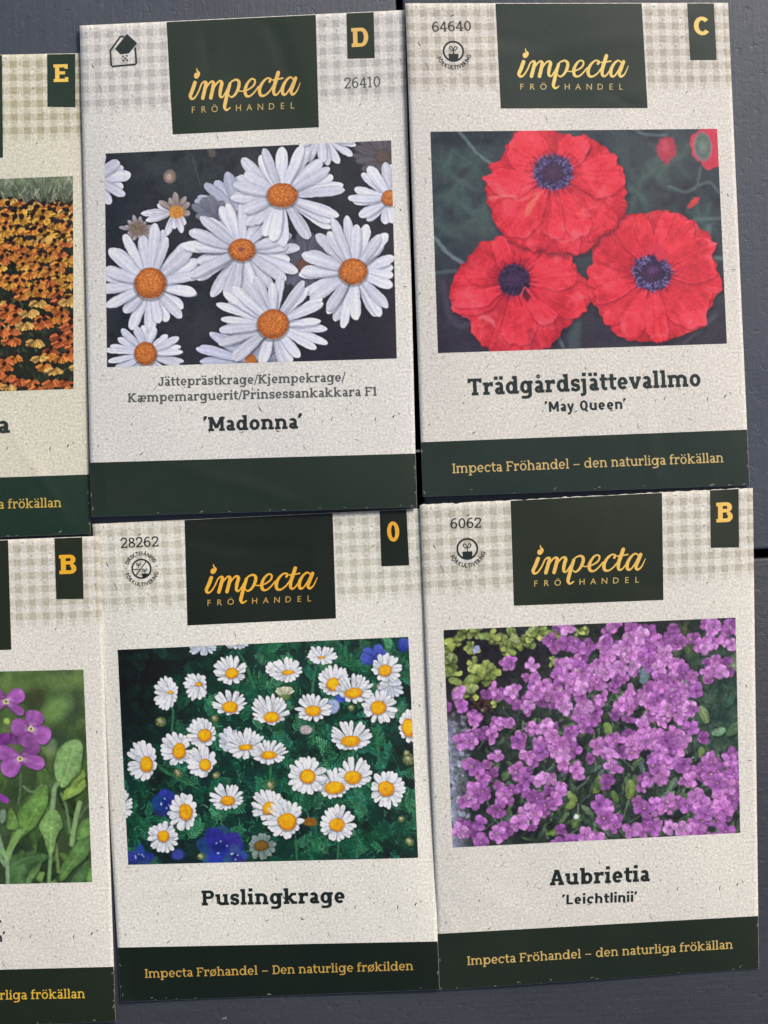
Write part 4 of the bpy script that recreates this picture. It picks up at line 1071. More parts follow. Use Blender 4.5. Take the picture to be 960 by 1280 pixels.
def picture_rock_cress():
    s = Picture([(11, 57), (933, 18), (948, 697), (40, 744)], 1.45 / 2.526, 31, (44, 52, 48))
    xx = np.linspace(0, 1, s.W)[None, :]; yy = np.linspace(0, 1, s.Hh)[:, None]
    s.wash((s.fbm(60) - .5) * 2.5, (30, 32, 36)); s.wash((s.fbm(30) - .55) * 2.5, (66, 82, 66))
    s.leafy(620, 180, 230, 940, 730, 42, [(74, 98, 74), (96, 122, 84), (56, 76, 64), (112, 138, 100), (84, 106, 102), (44, 54, 50)], .34, 1.2, .75)
    for _ in range(260):
        x, y = s.r.uniform(120, 940), s.r.uniform(220, 740); t = s.r.uniform(-2.6, -.5); l = s.r.uniform(25, 70)
        s.stroke([(x, y), (x + l * .5 * math.cos(t) + 3, y + l * .5 * math.sin(t)), (x + l * math.cos(t), y + l * math.sin(t))], s.r.uniform(2, 4.5), s.r.choice([(116, 134, 112), (90, 108, 86), (30, 34, 36), (134, 146, 134), (24, 27, 30)]), 1.2, .65)
    # pale rock on the left edge
    rock = np.clip(1.1 - xx / .075 - .3 * s.fbm(60), 0, 1) * np.clip((yy - .36) * 14, 0, 1)
    s.wash(rock, (150, 154, 178))
    for _ in range(150):
        x, y = s.r.uniform(15, 92), s.r.uniform(320, 735)
        s.ellipse(x, y, s.r.uniform(3, 9), s.r.uniform(3, 9), s.r.choice([(176, 180, 206), (118, 120, 146), (90, 96, 100), (60, 62, 70), (196, 198, 216), (84, 96, 70)]), s.r.uniform(0, 3), 2, .7)
    # yellow-green rosettes top left on black soil
    s.wash(np.clip(1.35 - np.hypot((xx - .10) / .22, (yy - .12) / .30), 0, 1), (40, 36, 42))
    s.wash(np.clip(1.0 - np.hypot((xx - .30) / .14, (yy - .13) / .10), 0, .9), (34, 32, 38))
    s.wash(np.clip(1.0 - np.hypot((xx - .62) / .30, (yy - .03) / .07), 0, .9), (44, 42, 44)); s.wash(np.clip(1.0 - np.hypot((xx - .14) / .06, (yy - .33) / .05), 0, .9), (44, 36, 36))
    for _ in range(40):
        x, y = s.r.uniform(100, 170), s.r.uniform(265, 310); s.ellipse(x, y, 9, 5, s.r.choice([(70, 48, 44), (28, 24, 28), (92, 66, 58)]), s.r.uniform(0, 3), 2, .6)
    Y = [(150, 166, 84), (132, 152, 80), (168, 182, 100), (118, 138, 78), (146, 162, 108)]
    def rosette(x, y, r, n=9):
        for i in range(n):
            t = s.r.uniform(0, 6.28); l = r * s.r.uniform(.6, 1.1); c = s.r.choice(Y); b = s.r.uniform(.75, 1.12)
            s.petal(x + 2, y + 4, x + l * math.cos(t) + 2, y + l * .85 * math.sin(t) + 5, l * .6, (26, 30, 26), (26, 30, 26), soft=3, alpha=.4)
            s.petal(x, y, x + l * math.cos(t), y + l * .85 * math.sin(t), l * .56, [v * b * .78 for v in c], [min(255, v * b * 1.12) for v in c], soft=1.2, blunt=.66, notch=.08, edge=.16)
            s.stroke([(x, y), (x + l * .8 * math.cos(t), y + l * .68 * math.sin(t))], 2, (176, 188, 116), 1.2, .5)
    for q in ((45, 85, 40), (30, 130, 40), (80, 65, 34), (120, 60, 34), (190, 100, 46), (230, 80, 40), (160, 75, 34), (260, 100, 44), (300, 75, 36), (215, 120, 36), (310, 55, 30), (110, 165, 38), (150, 190, 46), (130, 210, 40), (40, 195, 40), (75, 235, 44), (30, 160, 36), (100, 255, 34), (355, 60, 30), (440, 62, 30), (180, 285, 22), (355, 155, 20), (105, 110, 30)): rosette(*q)
    s.ellipse(115, 118, 8, 13, (160, 172, 214), .3, 2)
    # feathery dark green plant on the right
    s.wash(np.clip(1.2 - np.hypot((xx - .97) / .13, (yy - .42) / .30), 0, .85), (40, 58, 54))
    for _ in range(150):
        x, y = s.r.uniform(780, 945), s.r.uniform(60, 450)
        if x < 850 and y < 100: continue
        s.fern(x, y, s.r.uniform(24, 50), s.r.uniform(-2.4, .4), s.r.choice([(76, 104, 84), (58, 84, 70), (96, 124, 96), (44, 64, 58)]), 1.1, .6, 7, .05)
    for _ in range(26): s.fern(s.r.uniform(740, 790), s.r.uniform(60, 150), s.r.uniform(24, 44), s.r.uniform(-2.2, -.9), s.r.choice([(112, 128, 84), (90, 112, 76)]), 1.1, .7, 7, .05)
    for _ in range(8): s.fern(s.r.uniform(880, 930), s.r.uniform(150, 190), 46, s.r.uniform(-.5, .2), (160, 182, 146), 1.0, .8, 7, .045)
    for (x, y, l, t, c) in ((842, 350, 56, -1.9, (130, 152, 106)), (860, 385, 44, -.3, (128, 166, 132)), (905, 385, 60, -.6, (84, 116, 84)), (900, 300, 50, -1.0, (62, 96, 78)), (540, 385, 44, -2.0, (124, 150, 80)), (640, 225, 60, -1.3, (110, 132, 140)), (800, 230, 54, -2.6, (124, 148, 140)), (600, 590, 62, -1.5, (120, 142, 80)), (490, 570, 56, -1.2, (112, 136, 80)), (430, 600, 46, -2.2, (124, 148, 84)), (395, 620, 40, -.6, (120, 140, 76)),
                            (340, 700, 44, -.2, (112, 142, 76)), (420, 680, 50, -1.1, (92, 122, 70)), (700, 585, 46, -.4, (124, 148, 120)), (730, 560, 40, -1.2, (104, 130, 104)), (820, 460, 36, -1.3, (112, 138, 86)), (200, 530, 36, -1.0, (92, 118, 78)), (560, 600, 40, -2.0, (96, 122, 72)), (520, 560, 44, -2.4, (84, 110, 70))):
        s.petal(x + 3, y + 4, x + l * math.cos(t) + 3, y + l * math.sin(t) + 4, l * .6, (24, 30, 28), (24, 30, 28), soft=4, alpha=.5)
        s.petal(x, y, x + l * math.cos(t), y + l * math.sin(t), l * .58, [v * .8 for v in c], c, soft=1.2, blunt=.5); s.stroke([(x, y), (x + l * .9 * math.cos(t), y + l * .9 * math.sin(t))], 2, [min(255, v * 1.2) for v in c], 1, .6)
    s.ellipse(430, 645, 9, 9, (206, 214, 232), soft=2)
    pur = [((156, 88, 160), (198, 130, 198)), ((172, 102, 176), (214, 148, 212)), ((132, 74, 142), (172, 106, 178)), ((178, 114, 184), (220, 166, 222)), ((142, 80, 154), (182, 116, 190)), ((162, 98, 170), (206, 142, 210))]
    for (x, y) in AUB:                                   # far blossoms under the near ones
        for _ in range(2):
            c = s.r.choice(pur[:3]); a, b = s.r.gauss(0, 24), s.r.gauss(0, 20)
            if x + a > 835 and 225 < y + b < 440 or x < 330 and y + b < 140: continue
            s.four(x + a, y + b, s.r.uniform(19, 25), s.r.uniform(0, 1.57), [v * .86 for v in c[0]], [v * .88 for v in c[1]], None, s.r.uniform(.7, 1), 1.05)
    lst = list(AUB)
    for _ in range(95):                                  # more blossoms between the listed ones, clear of the open leaf gaps
        a = s.r.choice(AUB); lst.append((a[0] + s.r.gauss(0, 34), a[1] + s.r.gauss(0, 26)))
    lst = [p for p in lst if not ((p[0] > 790 and 225 < p[1] < 430 and p[0] > 830) or (p[0] < 330 and p[1] < 225 and p not in AUB) or (380 < p[0] < 470 and 560 < p[1] < 700))]
    s.r.shuffle(lst); lst.sort(key=lambda p: p[1] + s.r.uniform(-60, 60))
    for (x, y) in lst:
        c = s.r.choice(pur); r = s.r.uniform(29, 35) if y > 380 else s.r.uniform(24, 31)
        s.four(x, y, r, s.r.uniform(0, 1.57), c[0], c[1], sq=s.r.uniform(.55, 1.0))
    for _ in range(46):
        x, y = s.r.choice(lst); s.ellipse(x + s.r.gauss(0, 22), y + s.r.gauss(0, 20), 4, 4, s.r.choice([(150, 160, 130), (176, 180, 160), (100, 120, 90)]), soft=2, alpha=.8)
    s.soften(1)
    s.wash(s.noise(2.5) * .06, (150, 150, 150))
    return s.natural(1.9, .20)

def picture_coneflowers():                               # listed in photo pixels
    s = Picture([(-268, 234), (91.3, 220), (92, 486), (-262, 498)], 1.25, 41, (40, 44, 36))
    yy = np.linspace(0, 1, s.Hh)[:, None]
    s.wash((s.fbm(30) - .5) * 2.5, (26, 28, 26))
    top = np.clip(1.15 - yy / .14, 0, 1); s.wash(top, (104, 116, 96))
    for _ in range(700):
        x, y = s.r.uniform(-268, 95), s.r.uniform(215, 262); t = s.r.uniform(-2.3, -.8); l = s.r.uniform(5, 16)
        s.stroke([(x, y), (x + l * math.cos(t), y + l * math.sin(t))], s.r.uniform(.7, 1.6), s.r.choice([(150, 158, 136), (84, 98, 72), (60, 74, 60), (176, 178, 160), (122, 132, 84), (112, 128, 112)]), .9, .6)
    for _ in range(500):
        x, y = s.r.uniform(-268, 95), s.r.uniform(330, 500); t = s.r.uniform(0, 6.28); l = s.r.uniform(6, 16)
        s.petal(x, y, x + l * math.cos(t), y + l * math.sin(t), 3, (40, 50, 40), (84, 98, 72), alpha=.7)
    def cone(x, y, r, hue, back):
        c = [(238, 174, 72), (238, 150, 70), (226, 126, 68), (206, 106, 64), (238, 190, 104)][hue]
        n = 13
        for i in range(n):
            q = (i + .5) / n; t = math.radians(-20 + 220 * q) + s.r.uniform(-.12, .12); L = r * s.r.uniform(.85, 1.15)
            ex, ey = x + L * math.cos(t), y + L * (.50 + .42 * math.sin(t))
            b = s.r.uniform(.74, 1.08)
            s.petal(x + .3, y + .6, ex + .3, ey + 1.0, r * .34, (44, 24, 14), (44, 24, 14), soft=1.6, alpha=.35)
            s.petal(x, y, ex, ey, r * .30, [v * b * .84 for v in c], [min(255, v * b) for v in c], soft=.9, edge=.12)
        s.ellipse(x, y - r * .08, r * .27, r * .22, (34, 20, 22), soft=1.0); s.ellipse(x - r * .06, y - r * .16, r * .13, r * .08, (76, 50, 46), soft=1.2, alpha=.6)
    pts = []
    y = 252.0
    while y < 494:
        q = (y - 252) / 240
        x = -268 + s.r.uniform(0, 9)
        while x < 96:
            if s.r.random() > .46 * q ** 1.4: pts.append((x + s.r.uniform(-4, 4), y + s.r.uniform(-4, 4), q))
            x += 10.5 + 4.5 * q + s.r.uniform(-2, 3)
        y += 7.6 + 3.2 * q
    pts.sort(key=lambda p: p[1])
    for (x, y, q) in pts:
        h = s.r.choice([0, 0, 1, 4]) if q < .2 else (s.r.choice([1, 1, 2, 0]) if q < .5 else s.r.choice([2, 2, 3, 1, 4]))
        cone(x, y, s.r.uniform(8, 11.5) if q < .5 else s.r.uniform(9.5, 13), h, 0)
    for (x, y) in ((8, 254), (29, 259), (37, 254), (45, 259), (16, 263), (62, 261), (67, 262), (78, 256), (83, 263), (40, 268), (18, 271), (52, 273), (6, 270), (87, 279), (42, 285), (50, 289), (78, 296), (12, 299)):
        s.ellipse(x, y, 3.6, 3.2, (32, 20, 24), soft=1.2); s.ellipse(x - .8, y - 1.2, 1.6, 1.1, (70, 48, 46), soft=1, alpha=.6)
    s.wash(s.noise(1.5) * .06, (140, 140, 130))
    return s.natural(1.7, .22)

def picture_wallflower_close():                          # listed in photo pixels
    s = Picture([(-255, 845), (104.3, 837), (115.2, 1102.6), (-245, 1111)], 1.3, 51, (74, 98, 56))
    yy = np.linspace(0, 1, s.Hh)[:, None]; xx = np.linspace(0, 1, s.W)[None, :]
    s.wash((s.fbm(40) - .45) * 2.4, (52, 66, 42)); s.wash((s.fbm(30) - .5) * 2.6, (112, 140, 80))
    s.wash(np.clip(yy * 1.8 - .75, 0, .8), (44, 58, 42)); s.wash(np.clip(s.fbm(28) * 1.7 - .85, 0, .7) * np.clip(yy * 2.5 - .9, 0, 1), (28, 36, 32))
    s.ellipse(44, 872, 12, 14, (56, 58, 40), soft=12, alpha=.8); s.ellipse(72, 925, 16, 12, (44, 60, 46), soft=12, alpha=.8); s.ellipse(90, 880, 14, 22, (52, 66, 50), soft=14, alpha=.7); s.ellipse(70, 887, 22, 12, (112, 146, 82), -.7, 14, .75); s.ellipse(80, 852, 30, 9, (106, 130, 74), 0, 12, .6); s.ellipse(20, 858, 26, 9, (92, 112, 60), 0, 10, .6)
    G = [(92, 128, 66), (112, 150, 82), (72, 102, 58), (84, 116, 70), (60, 84, 54)]
    def leaf(pts, c, vein=None, soft=1.3, hi=1.0):
        pts = smooth_loop(pts)
        s.poly([(x + 1.5, y + 2) for x, y in pts], (26, 34, 28), 4, .5)
        fine = s.fbm(3, 2); med = s.fbm(12, 2)
        s.poly(pts, c, soft, 1, .05, lambda X, Y, d: (.80 + .26 * fine[Y, X] + .40 * (med[Y, X] - .5) + .12 * np.clip(d / 8, 0, 1)) * hi)
        if vein:
            for i in range(1, 6):
                q = i / 6; j = min(len(vein) - 2, int(q * (len(vein) - 1))); fr = q * (len(vein) - 1) - j
                ax, ay = vein[j]; bx, by = vein[j + 1]; mx, my = ax + (bx - ax) * fr, ay + (by - ay) * fr; t = math.atan2(by - ay, bx - ax)
                for sg in (-1, 1):
                    s.stroke([(mx, my), (mx + 5 * math.cos(t + sg * .7), my + 5 * math.sin(t + sg * .7)), (mx + 10 * math.cos(t + sg * .5), my + 10 * math.sin(t + sg * .5))], .8, [v * .72 for v in c], 1.2, .4, .4)
        if vein: s.stroke(vein, 1.6, [min(255, v * 1.35) for v in c], 1.3, .7, .6)
    for _ in range(170):                                 # leaves of the whole picture, mostly left of what one sees
        x, y = s.r.uniform(-255, 115), s.r.uniform(985, 1115)
        if x > -6 and s.r.random() < .55: continue
        t = s.r.uniform(-2.6, -.5); l = s.r.uniform(22, 50); c = s.r.choice(G); b = s.r.uniform(.6, 1)
        s.petal(x, y, x + l * math.cos(t), y + l * math.sin(t), l * .42, [v * b * .8 for v in c], [v * b for v in c], soft=1.6, blunt=.55)
        s.stroke([(x, y), (x + l * .9 * math.cos(t), y + l * .9 * math.sin(t))], 1.2, [v * b * 1.25 for v in c], 1.2, .6)
    def f(x, y, k=4.575): return (x / k, 830 + y / k)
    s.stroke([f(135, 700), f(190, 730), f(240, 690)], 3, (110, 134, 92), 1.6, .8); s.stroke([f(115, 590), f(118, 700), f(105, 800)], 3, (92, 116, 84), 2, .7); s.stroke([f(410, 1030), f(430, 900), f(455, 790)], 6, (128, 158, 104), 2, .9); s.stroke([f(400, 960), f(380, 820), f(350, 740)], 3.5, (104, 134, 88), 2, .8)
    s.stroke([f(320, 1030), f(335, 1190)], 4, (112, 134, 78), 2, .85); s.stroke([f(300, 830), f(310, 720), f(330, 680)], 5.5, (124, 154, 112), 2, .9); s.stroke([f(450, 880), f(500, 810), f(520, 800)], 3, (92, 108, 82), 2, .7)
    leaf([f(430, 690), f(480, 650), f(490, 700), f(450, 740), f(360, 780), f(370, 720), f(400, 690), f(420, 640), f(470, 600), f(490, 640)], (116, 144, 68), None, 2)
    leaf([f(440, 1000), f(450, 930), f(480, 890), f(510, 880), f(522, 960), f(500, 1010)], (96, 132, 70), None, 2)
    leaf([f(350, 705), f(318, 650), f(312, 580), f(330, 500), f(370, 450), f(420, 430), f(460, 440), f(475, 480), f(470, 540), f(458, 610), f(410, 660), f(380, 700)], (112, 146, 90), [f(352, 700), f(385, 600), f(425, 470)], hi=1.04)
    leaf([f(50, 1090), f(95, 1000), f(110, 930), f(100, 860), f(150, 790), f(210, 720), f(262, 690), f(278, 720), f(270, 800), f(235, 880), f(180, 950), f(110, 1000), f(60, 1100)], (94, 130, 66), [f(60, 1080), f(150, 930), f(240, 770)])
    leaf([f(280, 1085), f(262, 1040), f(250, 990), f(222, 930), f(245, 880), f(285, 835), f(325, 838), f(350, 880), f(360, 925), f(335, 960), f(318, 1010), f(305, 1080)], (110, 144, 84), [f(290, 1085), f(292, 960), f(300, 860)], hi=1.05)
    s.stroke([f(290, 1085), f(285, 1180), f(280, 1255)], 4.5, (116, 148, 96), 1.6, .95)
    leaf([f(50, 1110), f(110, 1085), f(200, 1075), f(280, 1095), f(250, 1130), f(190, 1150), f(150, 1210), f(145, 1260), f(50, 1260)], (70, 100, 62), [f(60, 1160), f(150, 1110), f(250, 1095)])
    leaf([f(150, 1250), f(165, 1190), f(210, 1150), f(240, 1130), f(225, 1180), f(190, 1230), f(170, 1260)], (92, 124, 74))
    leaf([f(340, 1230), f(350, 1160), f(400, 1070), f(450, 1010), f(515, 980), f(524, 1040), f(490, 1110), f(420, 1170), f(360, 1240)], (84, 120, 66), [f(350, 1220), f(430, 1110), f(510, 1000)])
    leaf([f(400, 1255), f(440, 1190), f(515, 1110), f(522, 1180), f(470, 1255)], (66, 96, 58)); leaf([f(495, 1255), f(500, 1200), f(525, 1150), f(526, 1255)], (94, 134, 70))
    leaf([f(45, 940), f(40, 880), f(60, 820), f(90, 860), f(105, 940)], (104, 142, 74)); leaf([f(0, 900), f(0, 840), f(30, 830), f(40, 870), f(20, 910)], (104, 126, 104), None, 2.5)
    s.stroke([f(40, 1110), f(75, 1020), f(110, 960)], 8, (116, 150, 88), 1.6, .95); s.stroke([f(-10, 980), f(15, 1060), f(40, 1130), f(45, 1250)], 5, (128, 156, 120), 1.6, .9); s.stroke([f(-20, 1080), f(30, 1150)], 5, (118, 148, 112), 1.6, .9)
    s.ellipse(*f(295, 465), 7, 9, (112, 130, 100), 0, 6, .7); s.ellipse(*f(40, 325), 4, 4, (170, 196, 100), 0, 3, .8)
    s.stroke([f(60, 360), f(45, 400), f(80, 470), f(105, 520)], 2.5, (104, 88, 92), 1.6, .8)
    def wall(x, y, petals, c0=(124, 68, 132), c1=(156, 94, 166)):
        for (t, l, w, b) in petals:
            t = math.radians(t); s.petal(x + 1, y + 1.5, x + l * math.cos(t) + 1, y + l * math.sin(t) + 2, w, (52, 34, 54), (40, 30, 44), soft=3, alpha=.5, blunt=.66)
        for (t, l, w, b) in petals:
            t = math.radians(t); s.petal(x, y, x + l * math.cos(t), y + l * math.sin(t), w, [v * b for v in c0], [v * b for v in c1], blunt=.66, streak=.05, edge=.14)
            s.petal(x, y, x + l * .45 * math.cos(t), y + l * .45 * math.sin(t), w * .4, (214, 204, 206), [v * b for v in c1], alpha=.55, soft=2)
            for k in range(5):
                u = t + (k - 2) * .12; s.stroke([(x + l * .3 * math.cos(u), y + l * .3 * math.sin(u)), (x + l * .85 * math.cos(u), y + l * .85 * math.sin(u))], .7, [v * b * .8 for v in c0], 1, .35)
        s.ellipse(x, y, 3.6, 3.4, (206, 206, 150), soft=1.5); s.ellipse(x, y, 1.8, 1.7, (96, 96, 40), soft=1)
    for _ in range(16):
        x, y = s.r.uniform(-235, -40), s.r.uniform(880, 1040); o = s.r.uniform(0, 90)
        wall(x, y, [(o + k * 90 + s.r.uniform(-12, 12), s.r.uniform(20, 27), s.r.uniform(22, 27), s.r.uniform(.85, 1.1)) for k in range(4)])
    wall(*f(35, 215), [(-150, 22, 20, .95), (-28, 25, 19, 1.12), (35, 27, 12, .95), (170, 22, 18, 1.0)])
    s.petal(*f(-5, 470), *f(50, 400), 16, (96, 44, 110), (128, 62, 140)); s.petal(*f(70, 390), *f(90, 460), 12, (96, 50, 100), (118, 70, 124)); s.petal(*f(-20, 740), *f(50, 790), 9, (110, 54, 126), (140, 72, 156))
    wall(*f(178, 370), [(100, 24, 27, .92), (-172, 25, 22, 1.02), (-72, 24, 24, 1.0), (28, 27, 23, 1.1)])
    wall(*f(115, 540), [(-35, 30, 16, .85), (-160, 32, 20, 1.06), (138, 28, 24, 1.12), (14, 32, 18, 1.08)])
    s.soften(1)
    s.wash(s.noise(1.5) * .05, (150, 150, 140))
    return s.natural(0.5, .10)

# ------------------------------------------------------------------ the packets
def bil(c, a, b):
    c = np.array(c, float)
    return (c[0] * (1 - a) + c[1] * a) * (1 - b) + (c[3] * (1 - a) + c[2] * a) * b

# script lettering of the maker's panel, drawn as strokes in panel fractions
_SC = dict(q=[(619.3, 4.1), (802, 2.4), (809.5, 135), (626, 135.6)])
_HLOGO = homography(_SC['q'], [(0, 0), (1, 0), (1, 1), (0, 1)])
def logo_pt(x, y):
    a, b = happly(_HLOGO, 640 + x / 6, 50 + y / 6); return float(a), float(b)
def script_union():
    p = Pen(); k = 1 / 6 / 184.0
    def st(pts, w):
        q = [logo_pt(*a) for a in pts]
        q = [(a, b * 132 / 184.0) for a, b in q]
        p.line(q, [v * k * (.86 if v > 18 else .95) for v in w], smooth=True, cap=True, sub=7)
    st([(84, 162), (66, 212), (50, 252), (60, 274), (84, 264), (112, 222), (132, 176), (150, 158)], [32, 32, 30, 20, 13, 12, 12, 12])
    st([(95, 117), (96, 112)], [44, 44]); st([(108, 116), (114, 98), (100, 80), (98, 62)], [22, 18, 11, 4])
    st([(148, 160), (166, 166), (158, 210), (142, 272)], [13, 28, 31, 31])
    st([(150, 240), (176, 190), (205, 160), (222, 172), (214, 220), (202, 272)], [10, 12, 14, 30, 31, 31])
    st([(208, 240), (236, 188), (264, 160), (284, 172), (274, 220), (272, 262), (290, 270), (312, 240), (334, 200), (356, 166), (385, 154)], [10, 12, 14, 30, 31, 24, 13, 12, 12, 12, 12])
    st([(344, 182), (326, 245), (312, 305), (306, 340), (320, 362), (348, 346)], [26, 30, 31, 28, 16, 8])
    st([(360, 164), (390, 154), (412, 172), (408, 212), (384, 256), (356, 274), (338, 258)], [12, 16, 27, 28, 20, 13, 8])
    st([(404, 232), (440, 236), (486, 224), (524, 196), (530, 164), (506, 154), (476, 182), (458, 228), (466, 266), (494, 272), (528, 246), (556, 210)], [9, 10, 12, 15, 15, 13, 22, 30, 26, 14, 12, 11])
    st([(640, 178), (648, 162), (622, 154), (588, 182), (566, 228), (574, 268), (604, 272), (640, 246), (668, 206)], [22, 16, 13, 22, 31, 26, 14, 12, 11])
    st([(704, 118), (688, 170), (672, 226), (676, 266), (698, 268), (722, 240), (740, 208)], [32, 32, 31, 24, 13, 11, 10])
    st([(664, 168), (700, 164), (738, 158)], [12, 12, 12])
    st([(818, 170), (794, 154), (762, 178), (738, 226), (742, 268), (766, 268), (796, 226), (820, 176)], [12, 14, 22, 31, 26, 13, 12, 12])
    st([(834, 162), (816, 212), (802, 254), (816, 274), (844, 252), (870, 194)], [30, 30, 28, 18, 11, 5])
    V, F = p.union()
    return [(a, b * 184.0 / 132) for a, b in V], F
SCRIPT = script_union()

def symbol_parts(kind):
    """icon drawn in photo pixels about its own centre, y down"""
    p = Pen()
    def sprout(x, y, h, w):
        p.rect(x - w / 2, y - h, x + w / 2, y)
        for sgn in (-1, 1):
            p.line([(x, y - h * .9), (x + sgn * h * .75, y - h * 1.15), (x + sgn * h * 1.0, y - h * 1.75), (x + sgn * h * .55, y - h * 2.0), (x + sgn * h * .1, y - h * 1.35), (x, y - h * .9)], w, smooth=True, sub=5)
    if kind == 'pot':
        p.ring(0, 0, 13.3, 13.3, 0, 360, 2.3, 2.3, n=48)
        p.poly([(-6.2, 3.2), (6.2, 3.2), (5.6, 11.9), (-5.6, 11.9)])
        sprout(0, 3.2, 4.6, 1.2)
    elif kind == 'both':
        p.ring(0, 0, 12.6, 12.6, 0, 360, 2.0, 2.0, n=48)
        p.line([(7.2, -9.8), (-7.8, 8.6)], 1.3); p.line([(-11.2, .4), (-1.2, .3)], 1.1)
        p.poly([(-.2, 6.0), (8.0, 6.0), (7.2, 10.6), (.8, 11.4)]); sprout(3.9, 6.0, 2.9, .9); sprout(-3.4, -1.4, 2.9, .9)
    else:
        q = lambda x, y: ((x - 468) / 16, (y - 455) / 16)
        p.line([q(480, 185), q(445, 168), q(415, 172), q(205, 440), q(215, 730), q(240, 758), q(700, 738), q(726, 712), q(708, 400)], 2.3)
        p.poly([q(550, 122), q(752, 320), q(580, 512), q(405, 522), q(298, 410)])
        for a in ((460, 567), (537, 560), (502, 608), (467, 655), (543, 648)): p.disc(*q(*a), 1.15)
    return p.union()

def arc_words(text, r, a0, a1, h, inward):
    """letters round a circle, y down; inward: tops point to the middle"""
    V, F = [], []
    w = [SANSB.glyph(c)[2] for c in text]; tot = sum(w); x = 0
    for c, q in zip(text, w):
        v, f, _ = SANSB.glyph(c); t = math.radians(a0 + (a1 - a0) * (x + q / 2) / tot); x += q
        rad = (math.cos(t), math.sin(t)); k = len(V)
        up = (-rad[0], -rad[1]) if inward else rad
        right = (-up[1], up[0])
        sc = abs(math.radians(a1 - a0)) * r / tot
        base_r = r + h / 2 if inward else r - h / 2
        for a, b in v:
            px_, py_ = (a - q / 2) * sc, b * h
            V.append((rad[0] * base_r + right[0] * px_ + up[0] * py_, rad[1] * base_r + right[1] * px_ + up[1] * py_))
        F += [tuple(i + k for i in g) for g in f]
    return V, F

def flecks():
    r = random.Random(77); out = []
    def px(u):                                           # listed on one packet in photo pixels, moved to packet units
        return MADONNA_LOCAL(u[0], u[1])
    known = [((322.4, 505), (328.6, 517), 1.6, 0), ((416, 521), (414.5, 527), 1.3, 0), ((470.5, 521), (468.5, 528), 1.6, 0), ((440, 517), (438.5, 520), 1.3, 0), ((114.6, 79), (119, 87.5), 1.5, 0), ((122, 102), (128, 115.5), 1.2, 1), ((160, 43.5), (154, 47.5), 1.4, 0),
             ((379, 556), (384, 564), 1.2, 1), ((455, 110), (462, 114), 1.1, 1), ((452, 129), (449, 133), 1.2, 0), ((164, 118), (168, 122), 1.1, 1), ((197, 481), (192, 489), 1.1, 1), ((315, 482), (317, 490), 1.1, 1), ((494, 518), (491, 524), 2.0, 0), ((404, 524), (402, 530), 1.2, 1),
             ((345, 536), (350, 540), 3.2, 1), ((144, 132), (150, 136), 1.1, 1), ((121, 250), (123, 258), 1.2, 1), ((500, 260), (502, 264), 1.6, 0), ((188, 131), (196, 133), 1.0, 1), ((180, 565), (174, 570), 1.2, 0), ((124, 555), (122, 560), 1.3, 0), ((255, 556), (251, 562), 1.1, 1), ((442, 548), (450, 551), 1.0, 1)]
    for a, b, w, m in known: out.append((px(a), px(b), w, m))
    for _ in range(330):
        u, v = r.uniform(3, PW - 3), r.uniform(3, PH - 78)
        if 22 < u < 386 and 158 < v < 436: continue
        t = r.gauss(-1.0, .5) if r.random() < .7 else r.uniform(0, 3.14); l = r.uniform(1.5, 5.5) if r.random() < .85 else r.uniform(5, 11)
        out.append(((u, v), (u + l * math.cos(t), v + l * math.sin(t)), r.uniform(.6, 1.25), 1 if r.random() < .72 else 0))
    return out

_mq = homography([(0, 0), (PW, 0), (PW, PH), (0, PH)], [(99.5, 32), (506, 12.5), (521, 634), (114, 646)])
MADONNA_LOCAL = lambda x, y: tuple(float(v) for v in happly(np.linalg.inv(_mq), x, y))
FLECKS = flecks()

